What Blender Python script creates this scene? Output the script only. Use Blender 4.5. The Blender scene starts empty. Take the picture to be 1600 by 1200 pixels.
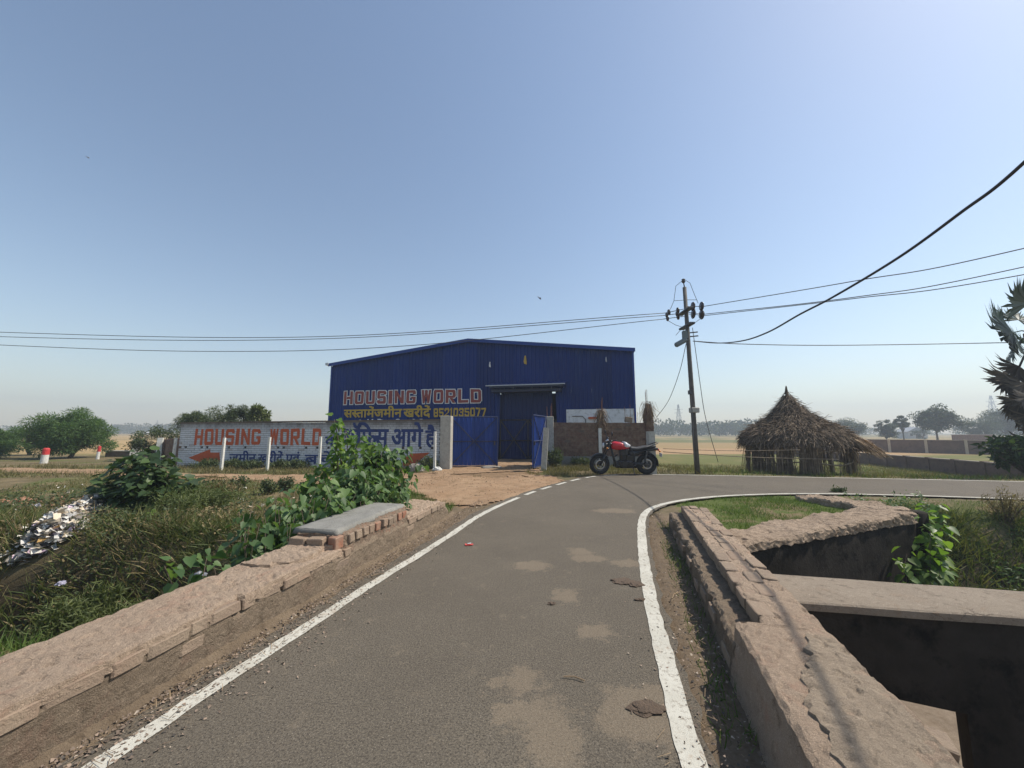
import bpy, bmesh, math, random
import numpy as np
from mathutils import Vector, Matrix, noise as mnoise

random.seed(7)
RG = np.random.default_rng(11)
R = math.radians
SC = bpy.context.scene
COL = SC.collection

# ------------------------------------------------------------------ camera, sky, sun, exposure
F_PX, CAM_H = 600.0, 1.4
PITCH = math.atan(75 / F_PX)
cam = bpy.data.cameras.new('camera')
cam.sensor_width = 36.0
cam.lens = 36.0 * F_PX / 1600.0
cam.clip_start, cam.clip_end = 0.05, 5000
camo = bpy.data.objects.new('camera', cam)
camo.location = (0, 0, CAM_H)
camo.rotation_euler = (math.pi / 2 + PITCH, 0, 0)
COL.objects.link(camo)
SC.camera = camo

SUN_EL, SUN_AZ = 51.0, 10.0          # azimuth measured from +X towards +Y
sun_dir = Vector((math.cos(R(SUN_EL)) * math.cos(R(SUN_AZ)), math.cos(R(SUN_EL)) * math.sin(R(SUN_AZ)), math.sin(R(SUN_EL))))
world = bpy.data.worlds.new('World')
SC.world = world
world.use_nodes = True
wn = world.node_tree
sky = wn.nodes.new('ShaderNodeTexSky')
sky.sky_type = 'NISHITA'
sky.sun_disc = False
sky.sun_elevation = R(SUN_EL)
sky.sun_rotation = R(90 - SUN_AZ)
sky.altitude = 50
sky.air_density = 1.2
sky.dust_density = 0.8
sky.ozone_density = 0.35
wn.nodes['Background'].inputs['Strength'].default_value = 0.115
wn.links.new(sky.outputs[0], wn.nodes['Background'].inputs['Color'])
sl = bpy.data.lights.new('sun', 'SUN')
sl.energy = 4.3
sl.angle = R(0.6)
sl.color = (1.0, 0.93, 0.82)
so = bpy.data.objects.new('sun', sl)
so.rotation_euler = sun_dir.to_track_quat('Z', 'Y').to_euler()
so.location = (30, 10, 60)
COL.objects.link(so)
SC.view_settings.view_transform = 'Standard'
SC.view_settings.look = 'None'
SC.view_settings.exposure = 0.42
SC.view_settings.gamma = 1.0
SC.cycles.use_denoising = True
SC.cycles.max_bounces = 6
SC.cycles.transparent_max_bounces = 8
SC.cycles.volume_bounces = 1


# ------------------------------------------------------------------ geometry helpers
def ray(px, py):
    X, Z = (px - 800) / F_PX, (600 - py) / F_PX
    return Vector((X, math.cos(PITCH) - Z * math.sin(PITCH), math.sin(PITCH) + Z * math.cos(PITCH)))


def at(px, py, z=0.0, Y=None):
    d = ray(px, py)
    t = (z - CAM_H) / d.z if Y is None else Y / d.y
    return Vector((d.x * t, d.y * t, d.z * t + CAM_H))


def on_plane(px, py, p0, ang):
    """pixel -> (u, z) on an upright plane through p0 running along angle ang"""
    d = ray(px, py)
    n = Vector((math.sin(ang), -math.cos(ang), 0))
    t = (Vector((p0[0], p0[1], 0)) - Vector((0, 0, 0))).dot(n) / Vector((d.x, d.y, 0)).dot(n)
    P = d * t
    return ((P.x - p0[0]) * math.cos(ang) + (P.y - p0[1]) * math.sin(ang), P.z + CAM_H)


def ss(a, b, x):
    t = np.clip((x - a) / (b - a), 0, 1)
    return t * t * (3 - 2 * t)


def nz(x, y, s=1.0, o=0.0):
    return mnoise.noise(Vector((x * s + o, y * s - o, o * 1.7)))


class MB:
    def __init__(self):
        self.v, self.f, self.sm = [], [], False

    def add(self, vs, fs, M=None):
        b = len(self.v)
        for v in vs:
            self.v.append(tuple(M @ Vector(v)) if M is not None else tuple(v))
        for f in fs:
            self.f.append(tuple(i + b for i in f))
        return self

    def box(self, lo, hi, M=None, bev=0.0):
        x0, y0, z0 = lo
        x1, y1, z1 = hi
        if bev <= 0:
            vs = [(x0, y0, z0), (x1, y0, z0), (x1, y1, z0), (x0, y1, z0), (x0, y0, z1), (x1, y0, z1), (x1, y1, z1), (x0, y1, z1)]
            fs = [(3, 2, 1, 0), (4, 5, 6, 7), (0, 1, 5, 4), (1, 2, 6, 5), (2, 3, 7, 6), (3, 0, 4, 7)]
            return self.add(vs, fs, M)
        bm = bmesh.new()
        bmesh.ops.create_cube(bm, size=1)
        for v in bm.verts:
            v.co = Vector(((x0 + x1) / 2 + v.co.x * (x1 - x0), (y0 + y1) / 2 + v.co.y * (y1 - y0), (z0 + z1) / 2 + v.co.z * (z1 - z0)))
        bmesh.ops.bevel(bm, geom=bm.edges[:], offset=bev, segments=1, affect='EDGES')
        bm.verts.index_update()
        self.add([v.co.copy() for v in bm.verts], [[v.index for v in f.verts] for f in bm.faces], M)
        bm.free()
        return self

    def tube(self, pts, rads, n=8, cap=True, M=None):
        pts = [Vector(p) for p in pts]
        if not hasattr(rads, '__len__'):
            rads = [rads] * len(pts)
        vs, fs = [], []
        up = Vector((0.13, 0.31, 1)).normalized()
        for i, p in enumerate(pts):
            t = (pts[min(i + 1, len(pts) - 1)] - pts[max(i - 1, 0)])
            t = t.normalized() if t.length > 1e-9 else Vector((0, 0, 1))
            a = t.cross(up)
            if a.length < 0.05:
                a = t.cross(Vector((1, 0.2, 0)))
            a.normalize()
            b = t.cross(a)
            for k in range(n):
                q = 2 * math.pi * k / n
                vs.append(p + (a * math.cos(q) + b * math.sin(q)) * rads[i])
        for i in range(len(pts) - 1):
            for k in range(n):
                k2 = (k + 1) % n
                fs.append((i * n + k, i * n + k2, (i + 1) * n + k2, (i + 1) * n + k))
        if cap:
            fs.append(tuple(range(n))[::-1])
            fs.append(tuple((len(pts) - 1) * n + k for k in range(n)))
        return self.add(vs, fs, M)

    def lathe(self, prof, n=16, M=None):
        """prof: list of (r, z)"""
        vs, fs = [], []
        for r, z in prof:
            for k in range(n):
                q = 2 * math.pi * k / n
                vs.append((r * math.cos(q), r * math.sin(q), z))
        for i in range(len(prof) - 1):
            for k in range(n):
                k2 = (k + 1) % n
                fs.append((i * n + k, i * n + k2, (i + 1) * n + k2, (i + 1) * n + k))
        fs.append(tuple(range(n))[::-1])
        fs.append(tuple((len(prof) - 1) * n + k for k in range(n)))
        return self.add(vs, fs, M)

    def torus(self, Rr, r, n=28, m=10, sq=1.0, M=None):
        vs, fs = [], []
        for i in range(n):
            a = 2 * math.pi * i / n
            for j in range(m):
                b = 2 * math.pi * j / m
                rr = Rr + r * math.cos(b)
                vs.append((rr * math.cos(a), r * sq * math.sin(b), rr * math.sin(a)))
        for i in range(n):
            for j in range(m):
                fs.append((i * m + j, i * m + (j + 1) % m, ((i + 1) % n) * m + (j + 1) % m, ((i + 1) % n) * m + j))
        return self.add(vs, fs, M)

    def loft(self, rings, cap=True, M=None):
        n = len(rings[0])
        vs = [p for r in rings for p in r]
        fs = []
        for i in range(len(rings) - 1):
            for k in range(n):
                k2 = (k + 1) % n
                fs.append((i * n + k, i * n + k2, (i + 1) * n + k2, (i + 1) * n + k))
        if cap:
            fs.append(tuple(range(n))[::-1])
            fs.append(tuple((len(rings) - 1) * n + k for k in range(n)))
        return self.add(vs, fs, M)

    def prism(self, poly, y0, y1, M=None):
        """poly in (x,z), extruded along y"""
        n = len(poly)
        vs = [(x, y0, z) for x, z in poly] + [(x, y1, z) for x, z in poly]
        fs = [tuple(range(n)), tuple(range(2 * n - 1, n - 1, -1))]
        for k in range(n):
            k2 = (k + 1) % n
            fs.append((k2, k, k + n, k2 + n))
        return self.add(vs, fs, M)

    def mesh(self, name, smooth=False):
        me = bpy.data.meshes.new(name)
        me.from_pydata(self.v, [], self.f)
        bm = bmesh.new()
        bm.from_mesh(me)
        bmesh.ops.recalc_face_normals(bm, faces=bm.faces[:])
        bm.to_mesh(me)
        bm.free()
        if smooth:
            me.shade_smooth()
        return me

    def build(self, name, mat, parent=None, smooth=False):
        return link(name, self.mesh(name, smooth), mat, parent)


def link(name, me, mat, parent=None):
    o = bpy.data.objects.new(name, me)
    if mat is not None and len(me.materials) == 0:
        me.materials.append(mat)
    if parent is not None:
        o.parent = parent
    COL.objects.link(o)
    return o


def tag(o, label, cat, group=None):
    o['label'] = label
    o['category'] = cat
    if group:
        o['group'] = group
    return o


def thing(name, label, cat, loc=(0, 0, 0), rotz=0.0, group=None):
    o = bpy.data.objects.new(name, None)
    o.location = loc
    o.rotation_euler = (0, 0, rotz)
    o.empty_display_size = 0.2
    COL.objects.link(o)
    return tag(o, label, cat, group)


def kind(o, k):
    o['kind'] = k
    return o


def np_mesh(name, V, faces_by_size):
    """V (n,3); faces_by_size: list of int arrays (m,k)"""
    me = bpy.data.meshes.new(name)
    me.vertices.add(len(V))
    me.vertices.foreach_set('co', np.asarray(V, dtype=np.float32).ravel())
    loops = np.concatenate([f.ravel() for f in faces_by_size])
    tot = np.concatenate([np.full(len(f), f.shape[1]) for f in faces_by_size])
    st = np.concatenate([[0], np.cumsum(tot)[:-1]])
    me.loops.add(len(loops))
    me.loops.foreach_set('vertex_index', loops.astype(np.int32))
    me.polygons.add(len(tot))
    me.polygons.foreach_set('loop_start', st.astype(np.int32))
    me.polygons.foreach_set('loop_total', tot.astype(np.int32))
    me.update(calc_edges=True)
    me.validate()
    return me


def unit(a):
    return a / np.maximum(np.linalg.norm(a, axis=1, keepdims=True), 1e-9)


# templates: (u along, v across, w lift) and faces
T_DIAMOND = (np.array([(0, 0, 0), (.5, -.5, .06), (1, 0, 0), (.5, .5, .06)]), [np.array([(0, 1, 2, 3)])])
T_SPRAY = (np.array([(0, -.25, 0), (.45, -.5, .04), (1, 0, -.05), (.45, .5, .04), (0, .25, 0)]), [np.array([(0, 1, 3, 4)]), np.array([(1, 2, 3)])])
T_HEART = (np.array([(0.06, 0, 0), (-.06, .26, .05), (.18, .5, .1), (.55, .36, .03), (1, 0, -.16), (.55, -.36, .03), (.18, -.5, .1), (-.06, -.26, .05), (.45, 0, -.04)]),
           [np.array([(0, 1, 2, 8), (8, 2, 3, 4), (0, 8, 6, 7), (8, 4, 5, 6)])])
T_BLADE = (np.array([(0, -.5, 0), (0, .5, 0), (.5, .4, .06), (.5, -.4, .06), (1, 0, .3)]), [np.array([(0, 1, 2, 3)]), np.array([(3, 2, 4)])])
T_STRAW = (np.array([(0, -.5, 0), (0, .5, 0), (1, .4, 0), (1, -.4, 0)]), [np.array([(0, 1, 2, 3)])])
T_CHIP = (np.array([(-.5, -.4, 0), (.5, -.5, .15), (.4, .5, -.1), (-.5, .4, .2)]), [np.array([(0, 1, 2)]), np.array([(0, 2, 3)])])


def scatter(name, C, A, N, L, W, T):
    C, A, N = np.asarray(C, float), unit(np.asarray(A, float)), np.asarray(N, float)
    n = len(C)
    B = unit(np.cross(N, A))
    Nn = np.cross(A, B)
    tv, tf = T
    L = np.broadcast_to(L, (n,))[:, None, None]
    W = np.broadcast_to(W, (n,))[:, None, None]
    V = C[:, None, :] + A[:, None, :] * tv[None, :, 0:1] * L + B[:, None, :] * tv[None, :, 1:2] * W + Nn[:, None, :] * tv[None, :, 2:3] * L
    k = len(tv)
    fs = []
    for f in tf:
        fs.append((f[None] + (np.arange(n) * k)[:, None, None]).reshape(-1, f.shape[1]))
    return np_mesh(name, V.reshape(-1, 3), fs)


# ------------------------------------------------------------------ material helpers
class NT:
    def __init__(self, name):
        self.m = bpy.data.materials.new(name)
        self.m.use_nodes = True
        self.t = self.m.node_tree
        self.b = self.t.nodes['Principled BSDF']
        self.geo = self.t.nodes.new('ShaderNodeNewGeometry')
        self.tc = self.t.nodes.new('ShaderNodeTexCoord')

    def n(self, typ, **kw):
        x = self.t.nodes.new(typ)
        for k, v in kw.items():
            setattr(x, k, v)
        return x

    def lk(self, a, b):
        self.t.links.new(a, b)

    def noise(self, scale, detail=4, rough=.6, vec=None, stretch=None, dist=0.0):
        x = self.n('ShaderNodeTexNoise')
        x.inputs['Scale'].default_value = scale
        x.inputs['Detail'].default_value = detail
        x.inputs['Roughness'].default_value = rough
        x.inputs['Distortion'].default_value = dist
        v = vec if vec is not None else self.geo.outputs['Position']
        if stretch:
            mp = self.n('ShaderNodeMapping')
            mp.inputs['Scale'].default_value = stretch
            self.lk(v, mp.inputs['Vector'])
            v = mp.outputs[0]
        self.lk(v, x.inputs['Vector'])
        return x.outputs['Fac']

    def ramp(self, fac, stops):
        x = self.n('ShaderNodeValToRGB')
        e = x.color_ramp.elements
        while len(e) < len(stops):
            e.new(0.5)
        for i, (p, c) in enumerate(stops):
            e[i].position = p
            e[i].color = (c, c, c, 1) if not hasattr(c, '__len__') else (c[0], c[1], c[2], 1)
        self.lk(fac, x.inputs['Fac'])
        return x.outputs['Color']

    def mix(self, fac, a, b, mode='MIX'):
        x = self.n('ShaderNodeMix', data_type='RGBA', blend_type=mode)
        for s, v in ((x.inputs[0], fac), (x.inputs[6], a), (x.inputs[7], b)):
            if hasattr(v, 'is_linked'):
                self.lk(v, s)
            elif hasattr(v, '__len__'):
                s.default_value = (v[0], v[1], v[2], 1)
            else:
                s.default_value = v
        return x.outputs[2]

    def math(self, op, a, b=0.0, clamp=False):
        x = self.n('ShaderNodeMath', operation=op, use_clamp=clamp)
        for i, v in enumerate((a, b)):
            if hasattr(v, 'is_linked'):
                self.lk(v, x.inputs[i])
            else:
                x.inputs[i].default_value = v
        return x.outputs[0]

    def bump(self, h, strength=.3, dist=.02):
        x = self.n('ShaderNodeBump')
        x.inputs['Strength'].default_value = strength
        x.inputs['Distance'].default_value = dist
        self.lk(h, x.inputs['Height'])
        self.lk(x.outputs[0], self.b.inputs['Normal'])

    def done(self, col, rough=.85, metal=0.0, spec=None):
        s = self.b.inputs['Base Color']
        if hasattr(col, 'is_linked'):
            self.lk(col, s)
        else:
            s.default_value = (col[0], col[1], col[2], 1)
        if hasattr(rough, 'is_linked'):
            self.lk(rough, self.b.inputs['Roughness'])
        else:
            self.b.inputs['Roughness'].default_value = rough
        self.b.inputs['Metallic'].default_value = metal
        if spec is not None:
            self.b.inputs['Specular IOR Level'].default_value = spec
        return self.m


def mottled(name, c1, c2, scale=3.0, rough=.85, bump=.25, bscale=40, c3=None, metal=0.0, dist=.02, spec=.3, island=0.0):
    t = NT(name)
    col = t.ramp(t.noise(scale, 5, .65), [(.32, c1), (.68, c2)])
    if c3 is not None:
        col = t.mix(t.ramp(t.noise(scale * 2.7, 6, .7), [(.52, 0.0), (.68, 1.0)]), col, c3)
    if island:
        r = t.geo.outputs['Random Per Island']
        v = t.math('ADD', t.math('MULTIPLY', r, island), 1 - island / 2)
        col = t.mix(1.0, col, v, 'MULTIPLY')
    if bump:
        t.bump(t.noise(bscale, 5, .65), bump, dist)
    return t.done(col, rough, metal, spec)


def plain(name, c, rough=.5, metal=0.0, spec=.5, dirt=0.12):
    t = NT(name)
    d = tuple(x * (1 - dirt * 2) + .12 * dirt for x in c)
    col = t.ramp(t.noise(9, 4, .6), [(.3, c), (.75, d)])
    return t.done(col, rough, metal, spec)


def leafmat(name, c1, c2, c3, trans=.35, rough=.5, scale=1.2, spec=.35):
    """leaf colour per leaf (random per island) with clump drift, partly translucent"""
    t = NT(name)
    col = t.ramp(t.geo.outputs['Random Per Island'], [(.0, c1), (.55, c2), (1.0, c3)])
    col = t.mix(t.ramp(t.noise(scale, 2, .5), [(.35, 0.0), (.7, .55)]), col, c1)
    t.done(col, rough, 0, spec)
    tr = t.n('ShaderNodeBsdfTranslucent')
    t.lk(t.mix(1.0, col, (1.25, 1.3, .6), 'MULTIPLY'), tr.inputs['Color'])
    mx = t.n('ShaderNodeMixShader')
    mx.inputs[0].default_value = trans
    t.lk(t.b.outputs[0], mx.inputs[1])
    t.lk(tr.outputs[0], mx.inputs[2])
    t.lk(mx.outputs[0], t.t.nodes['Material Output'].inputs['Surface'])
    return t.m


def brickmat(name, c1, c2, c3, dust=None, dustamt=.5, bump=.35):
    t = NT(name)
    oi = t.n('ShaderNodeObjectInfo')
    rnd = t.math('FRACT', t.math('ADD', oi.outputs['Random'], t.geo.outputs['Random Per Island']))
    col = t.ramp(rnd, [(0, c1), (.5, c2), (1, c3)])
    nf = t.noise(22, 6, .7)
    col = t.mix(t.ramp(nf, [(.35, 0.0), (.75, .5)]), col, tuple(x * .6 for x in c1))
    if dust is not None:
        col = t.mix(t.ramp(t.noise(5, 6, .7), [(.5 - dustamt * .35, 0.0), (.62, .9)]), col, dust)
    t.bump(t.noise(70, 5, .7), bump, .012)
    return t.done(col, .92, 0, .2)


def plastermat(name, c1, c2, pink, grain=.5, crack=.5):
    t = NT(name)
    col = t.ramp(t.noise(1.7, 6, .7), [(.28, c1), (.72, c2)])
    col = t.mix(t.ramp(t.noise(4.3, 7, .75, dist=.6), [(.54, 0.0), (.66, .8)]), col, pink)
    col = t.mix(t.ramp(t.noise(11, 6, .75), [(.54, 0.0), (.68, .7)]), col, tuple(x * .5 for x in c1))
    col = t.mix(t.ramp(t.noise(23, 6, .8), [(.56, 0.0), (.66, .6)]), col, tuple(min(1, x * 1.35) for x in c2))
    gr = t.noise(240, 2, .7)
    col = t.mix(t.ramp(gr, [(.55, 0.0), (.7, grain)]), col, tuple(min(1, x * 1.7) for x in c2))
    col = t.mix(t.ramp(gr, [(.30, grain), (.43, 0.0)]), col, tuple(x * .4 for x in c1))
    vo = t.n('ShaderNodeTexVoronoi', feature='DISTANCE_TO_EDGE')
    vo.inputs['Scale'].default_value = 2.6
    wv = t.n('ShaderNodeVectorMath', operation='ADD')
    nn = t.n('ShaderNodeTexNoise')
    nn.inputs['Scale'].default_value = 7
    nn.inputs['Detail'].default_value = 5
    t.lk(t.geo.outputs['Position'], nn.inputs['Vector'])
    sc_ = t.n('ShaderNodeVectorMath', operation='SCALE')
    sc_.inputs['Scale'].default_value = .22
    t.lk(nn.outputs['Color'], sc_.inputs[0])
    t.lk(t.geo.outputs['Position'], wv.inputs[0])
    t.lk(sc_.outputs[0], wv.inputs[1])
    t.lk(wv.outputs[0], vo.inputs['Vector'])
    ck = t.ramp(vo.outputs['Distance'], [(.0, 1.0), (.016, 0.0)])
    ck = t.math('MULTIPLY', ck, t.ramp(t.noise(1.9, 3, .6), [(.54, 0.0), (.66, crack * .7)]))
    col = t.mix(ck, col, tuple(x * .3 for x in c1))
    hh = t.math('ADD', t.math('MULTIPLY', t.noise(30, 8, .78), 1.0), t.math('MULTIPLY', t.noise(160, 3, .7), .35))
    hh = t.math('SUBTRACT', hh, t.math('MULTIPLY', ck, .8))
    t.bump(hh, 1.0, .03)
    return t.done(col, .95, 0, .1)


M = {}
M['brick_pale'] = brickmat('worn_brick', (.14, .10, .08), (.22, .15, .112), (.29, .18, .125), (.30, .232, .168), 1.1, .9)
M['brick_red'] = brickmat('red_brick', (.26, .095, .055), (.29, .115, .065), (.31, .14, .08), (.28, .21, .155), .55)
M['brick_brown'] = brickmat('brown_brick', (.12, .07, .055), (.17, .095, .07), (.21, .12, .085), (.24, .17, .12), .25)
M['mortar_brown'] = mottled('brown_mortar', (.10, .08, .065), (.17, .13, .10), 5)
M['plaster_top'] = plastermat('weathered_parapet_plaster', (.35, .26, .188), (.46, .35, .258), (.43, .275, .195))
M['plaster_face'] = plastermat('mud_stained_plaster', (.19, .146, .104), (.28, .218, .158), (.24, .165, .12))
M['cement_grey'] = mottled('grey_cement', (.19, .185, .165), (.26, .25, .225), 3, .9, .5, 80, c3=(.16, .15, .135), spec=.2)
M['rubble'] = mottled('broken_mortar', (.16, .12, .088), (.25, .19, .14), 9, .95, .9, 45, c3=(.24, .11, .07), dist=.03, spec=.1)
M['canal_concrete'] = mottled('canal_concrete', (.018, .016, .013), (.042, .036, .03), 1.6, .9, .4, 25, c3=(.011, .010, .009), spec=.08)  # algae-stained concrete, darkened further so the canal's deep shade sits in its colour
M['canal_top'] = plastermat('smooth_canal_coping', (.30, .245, .19), (.38, .315, .245), (.33, .245, .175), .3, .5)
M['concrete_post'] = mottled('old_concrete', (.34, .32, .28), (.46, .44, .39), 8, .9, .35, 60, c3=(.25, .24, .21), spec=.15)
M['white_post'] = mottled('whitewashed_concrete', (.55, .54, .49), (.68, .67, .62), 8, .9, .3, 60, c3=(.4, .38, .34), spec=.15)
M['steel_dark'] = plain('dark_steel', (.06, .055, .055), .5, .6)
M['rust'] = mottled('rusted_rebar', (.16, .07, .04), (.24, .11, .06), 20, .9)
M['wood'] = mottled('grey_bamboo', (.17, .13, .09), (.29, .23, .16), 12, .85, .3, 60)
M['bark'] = mottled('tree_bark', (.07, .055, .04), (.14, .11, .08), 9, .95, .5, 30)
M['soil'] = mottled('dark_soil', (.05, .04, .028), (.10, .075, .05), 4)
M['blue_sheet'] = None

# ------------------------------------------------------------------ layout curves of the place
LEFT_LINE = [(-3.2, -4), (-2.55, -1.5), (-2.12, .2), (-1.75, 1.8), (-1.66, 2.25), (-1.5, 2.9), (-1.31, 3.7), (-.91, 5.19), (-.45, 7.0), (.45, 9.16), (1.41, 10.84), (2.0, 11.75), (2.62, 12.45), (3.3, 12.85), (4.2, 13.02), (5.6, 12.88), (9.8, 12.1), (14.5, 11.15), (24, 9.0), (60, 0)]
RIGHT_LINE = [(-.3, -4), (.2, -1.5), (.52, .2), (.77, 1.8), (.92, 2.45), (1.17, 3.45), (1.56, 4.79), (2.02, 6.2), (2.36, 6.98), (2.75, 7.52), (3.35, 8.05), (4.2, 8.52), (5.3, 8.86), (6.8, 9.02), (8.6, 8.82), (10.75, 8.3), (14, 7.5), (24, 5.1), (60, -3.5)]


def catmull(P, n=10):
    P = [Vector((p[0], p[1], 0)) for p in P]
    P = [P[0] * 2 - P[1]] + P + [P[-1] * 2 - P[-2]]
    out = []
    for i in range(1, len(P) - 2):
        p0, p1, p2, p3 = P[i - 1:i + 3]
        for k in range(n):
            t = k / n
            out.append(.5 * ((2 * p1) + (p2 - p0) * t + (2 * p0 - 5 * p1 + 4 * p2 - p3) * t * t + (3 * p1 - p0 - 3 * p2 + p3) * t ** 3))
    out.append(P[-2])
    return out


LL, RL = catmull(LEFT_LINE), catmull(RIGHT_LINE)


def offset(path, d):
    out = []
    for i, p in enumerate(path):
        t = (path[min(i + 1, len(path) - 1)] - path[max(i - 1, 0)]).normalized()
        out.append(p + Vector((-t.y, t.x, 0)) * d)
    return out


ROAD_L, ROAD_R = offset(LL, .17), offset(RL, -.10)
RPOLY = np.array([(p.x, p.y) for p in ROAD_L] + [(p.x, p.y) for p in reversed(ROAD_R)])


def in_poly(x, y, P):
    x, y = np.asarray(x, float), np.asarray(y, float)
    ins = np.zeros(x.shape, bool)
    j = len(P) - 1
    for i in range(len(P)):
        xi, yi = P[i]
        xj, yj = P[j]
        if yi != yj:
            c = ((yi > y) != (yj > y)) & (x < (xj - xi) * (y - yi) / (yj - yi) + xi)
            ins ^= c
        j = i
    return ins


def seg_dist(x, y, P):
    x, y = np.asarray(x, float), np.asarray(y, float)
    d = np.full(x.shape, 1e9)
    for (ax, ay), (bx, by) in zip(P[:-1], P[1:]):
        dx, dy = bx - ax, by - ay
        t = np.clip(((x - ax) * dx + (y - ay) * dy) / (dx * dx + dy * dy), 0, 1)
        d = np.minimum(d, np.hypot(x - ax - t * dx, y - ay - t * dy))
    return d


FAR_EDGE = ([2.5, 4.2, 9.8, 14.5, 24, 60, 700], [13.0, 13.4, 12.5, 11.6, 9.5, .6, -170])
NEAR_EDGE = ([6.6, 8.6, 10.75, 14, 24, 60, 700], [8.6, 8.4, 7.85, 7.05, 4.7, -4, -190])
DITCH = [(-1.0, 4.15), (-2.9, 4.25), (-4.4, 4.55), (-6.2, 4.4), (-9.5, 4.15), (-15, 4.15), (-30, 8), (-60, 9)]


def xo_left(y):
    return -2.36 + .2 * y - .56


def xo_right(y):
    return 1.08 + .285 * y


def arm_a(x):
    return 4.95 + (x - 2.85) * .425


def height(x, y):
    """ground height (numpy arrays)"""
    x, y = np.asarray(x, float), np.asarray(y, float)
    z = np.full(x.shape, -.025)
    # gentle fall away from the road
    z = z - .10 * ss(14, 30, y) * ss(2, -4, x)
    # fields beyond the far edge of the road
    d = y - np.interp(x, *FAR_EDGE)
    z = z - .78 * ss(.25, 6.0, d) * ss(5.6, 9.5, x)
    # left side ditch
    dd = seg_dist(x, y, DITCH)
    w = 1.25 + .05 * np.clip(-x - 2, 0, 12)
    dep = (1.55 - .04 * np.clip(-x - 4, 0, 10)) * (1 - ss(.3, w, dd))
    z = z - dep * ss(0.12, -.12, x - (xo_left(y) + .2))
    # near left bank sits lower than the parapet
    z = z - .30 * ss(.2, -.5, x - xo_left(y)) * ss(4.0, 2.6, y) * ss(-14, -8, x)
    # right side canal
    inr = ss(-.08, .08, x - (xo_right(y) - .2))
    far_c = np.where(x < 6.55, arm_a(x) + .22, 0)
    t1 = ss(.06, -.06, y - far_c) * (x < 6.55)
    slope = ss(0, 2.9, np.interp(x, *NEAR_EDGE) - y) * (x >= 6.55)
    t = np.maximum(t1, slope) * inr * ss(-2.2, -1.8, y) * (y < 12)
    t = np.where((x >= 6.55), slope * ss(-6, -3, y - np.interp(x, *NEAR_EDGE) + 8) , t)
    z = z - 1.75 * t
    return z


def hz(x, y):
    return float(height(np.array([x]), np.array([y]))[0])


# ------------------------------------------------------------------ ground
def axis(lo, hi, fine_lo, fine_hi, step, g=1.07):
    a = list(np.arange(fine_lo, fine_hi + 1e-6, step))
    s = step
    while a[-1] < hi:
        s *= g
        a.append(min(a[-1] + s, hi))
    s = step
    while a[0] > lo:
        s *= g
        a.insert(0, max(a[0] - s, lo))
    return np.array(a)


gx, gy = axis(-620, 620, -11, 12, .075), axis(-60, 620, -1.5, 13.5, .075)
GX, GY = np.meshgrid(gx, gy)
GZ = height(GX, GY)


def fbm(x, y, s, seed=0, octv=4):
    """cheap value noise in numpy"""
    out, a, tot = np.zeros(np.shape(x)), 1.0, 0.0
    for o in range(octv):
        xs, ys = np.asarray(x) * s + 17.3 * o + seed * 7.1, np.asarray(y) * s - 9.2 * o + seed * 3.7
        xi, yi = np.floor(xs), np.floor(ys)
        fx, fy = xs - xi, ys - yi
        fx, fy = fx * fx * (3 - 2 * fx), fy * fy * (3 - 2 * fy)

        def hsh(i, j):
            v = np.sin(i * 127.1 + j * 311.7 + seed * 13.7) * 43758.5453
            return v - np.floor(v)
        v = (hsh(xi, yi) * (1 - fx) + hsh(xi + 1, yi) * fx) * (1 - fy) + (hsh(xi, yi + 1) * (1 - fx) + hsh(xi + 1, yi + 1) * fx) * fy
        out += a * v
        tot += a
        a *= .55
        s = s * 2.03
    return out / tot


inroad = in_poly(GX, GY, RPOLY)
rough_amt = np.where(inroad, 0, 1) * ss(.0, .4, np.minimum(seg_dist(GX, GY, [(p.x, p.y) for p in ROAD_L[::4]]), seg_dist(GX, GY, [(p.x, p.y) for p in ROAD_R[::4]])))
GZ = GZ + (fbm(GX, GY, 1.3, 1) - .5) * .10 * rough_amt * ss(60, 20, np.hypot(GX, GY)) + (fbm(GX, GY, 6, 2, 3) - .5) * .035 * rough_amt * ss(40, 15, np.hypot(GX, GY))
GZ = GZ - .03 * inroad

PATH = [(.6, 19.5), (.2, 17.0), (-.1, 15.0), (-.75, 12.6), (-1.4, 11.1), (-3.2, 10.6), (-6, 11.4), (-9, 12.2), (-14, 13.6), (-24, 15.5), (-60, 18)]
APRON = np.array([(-3.6, 10.6), (-.9, 7.35), (.1, 8.6), (1.2, 10.7), (1.6, 11.8), (.9, 13.3), (1.3, 16.2), (.9, 21), (-2.7, 21), (-2.45, 15.6), (-3.0, 13.6), (-6, 12.9), (-9.5, 13.0), (-14, 14.4), (-24, 16.4), (-24, 15), (-14, 13.0), (-9, 11.6), (-6, 11.0)])


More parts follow.
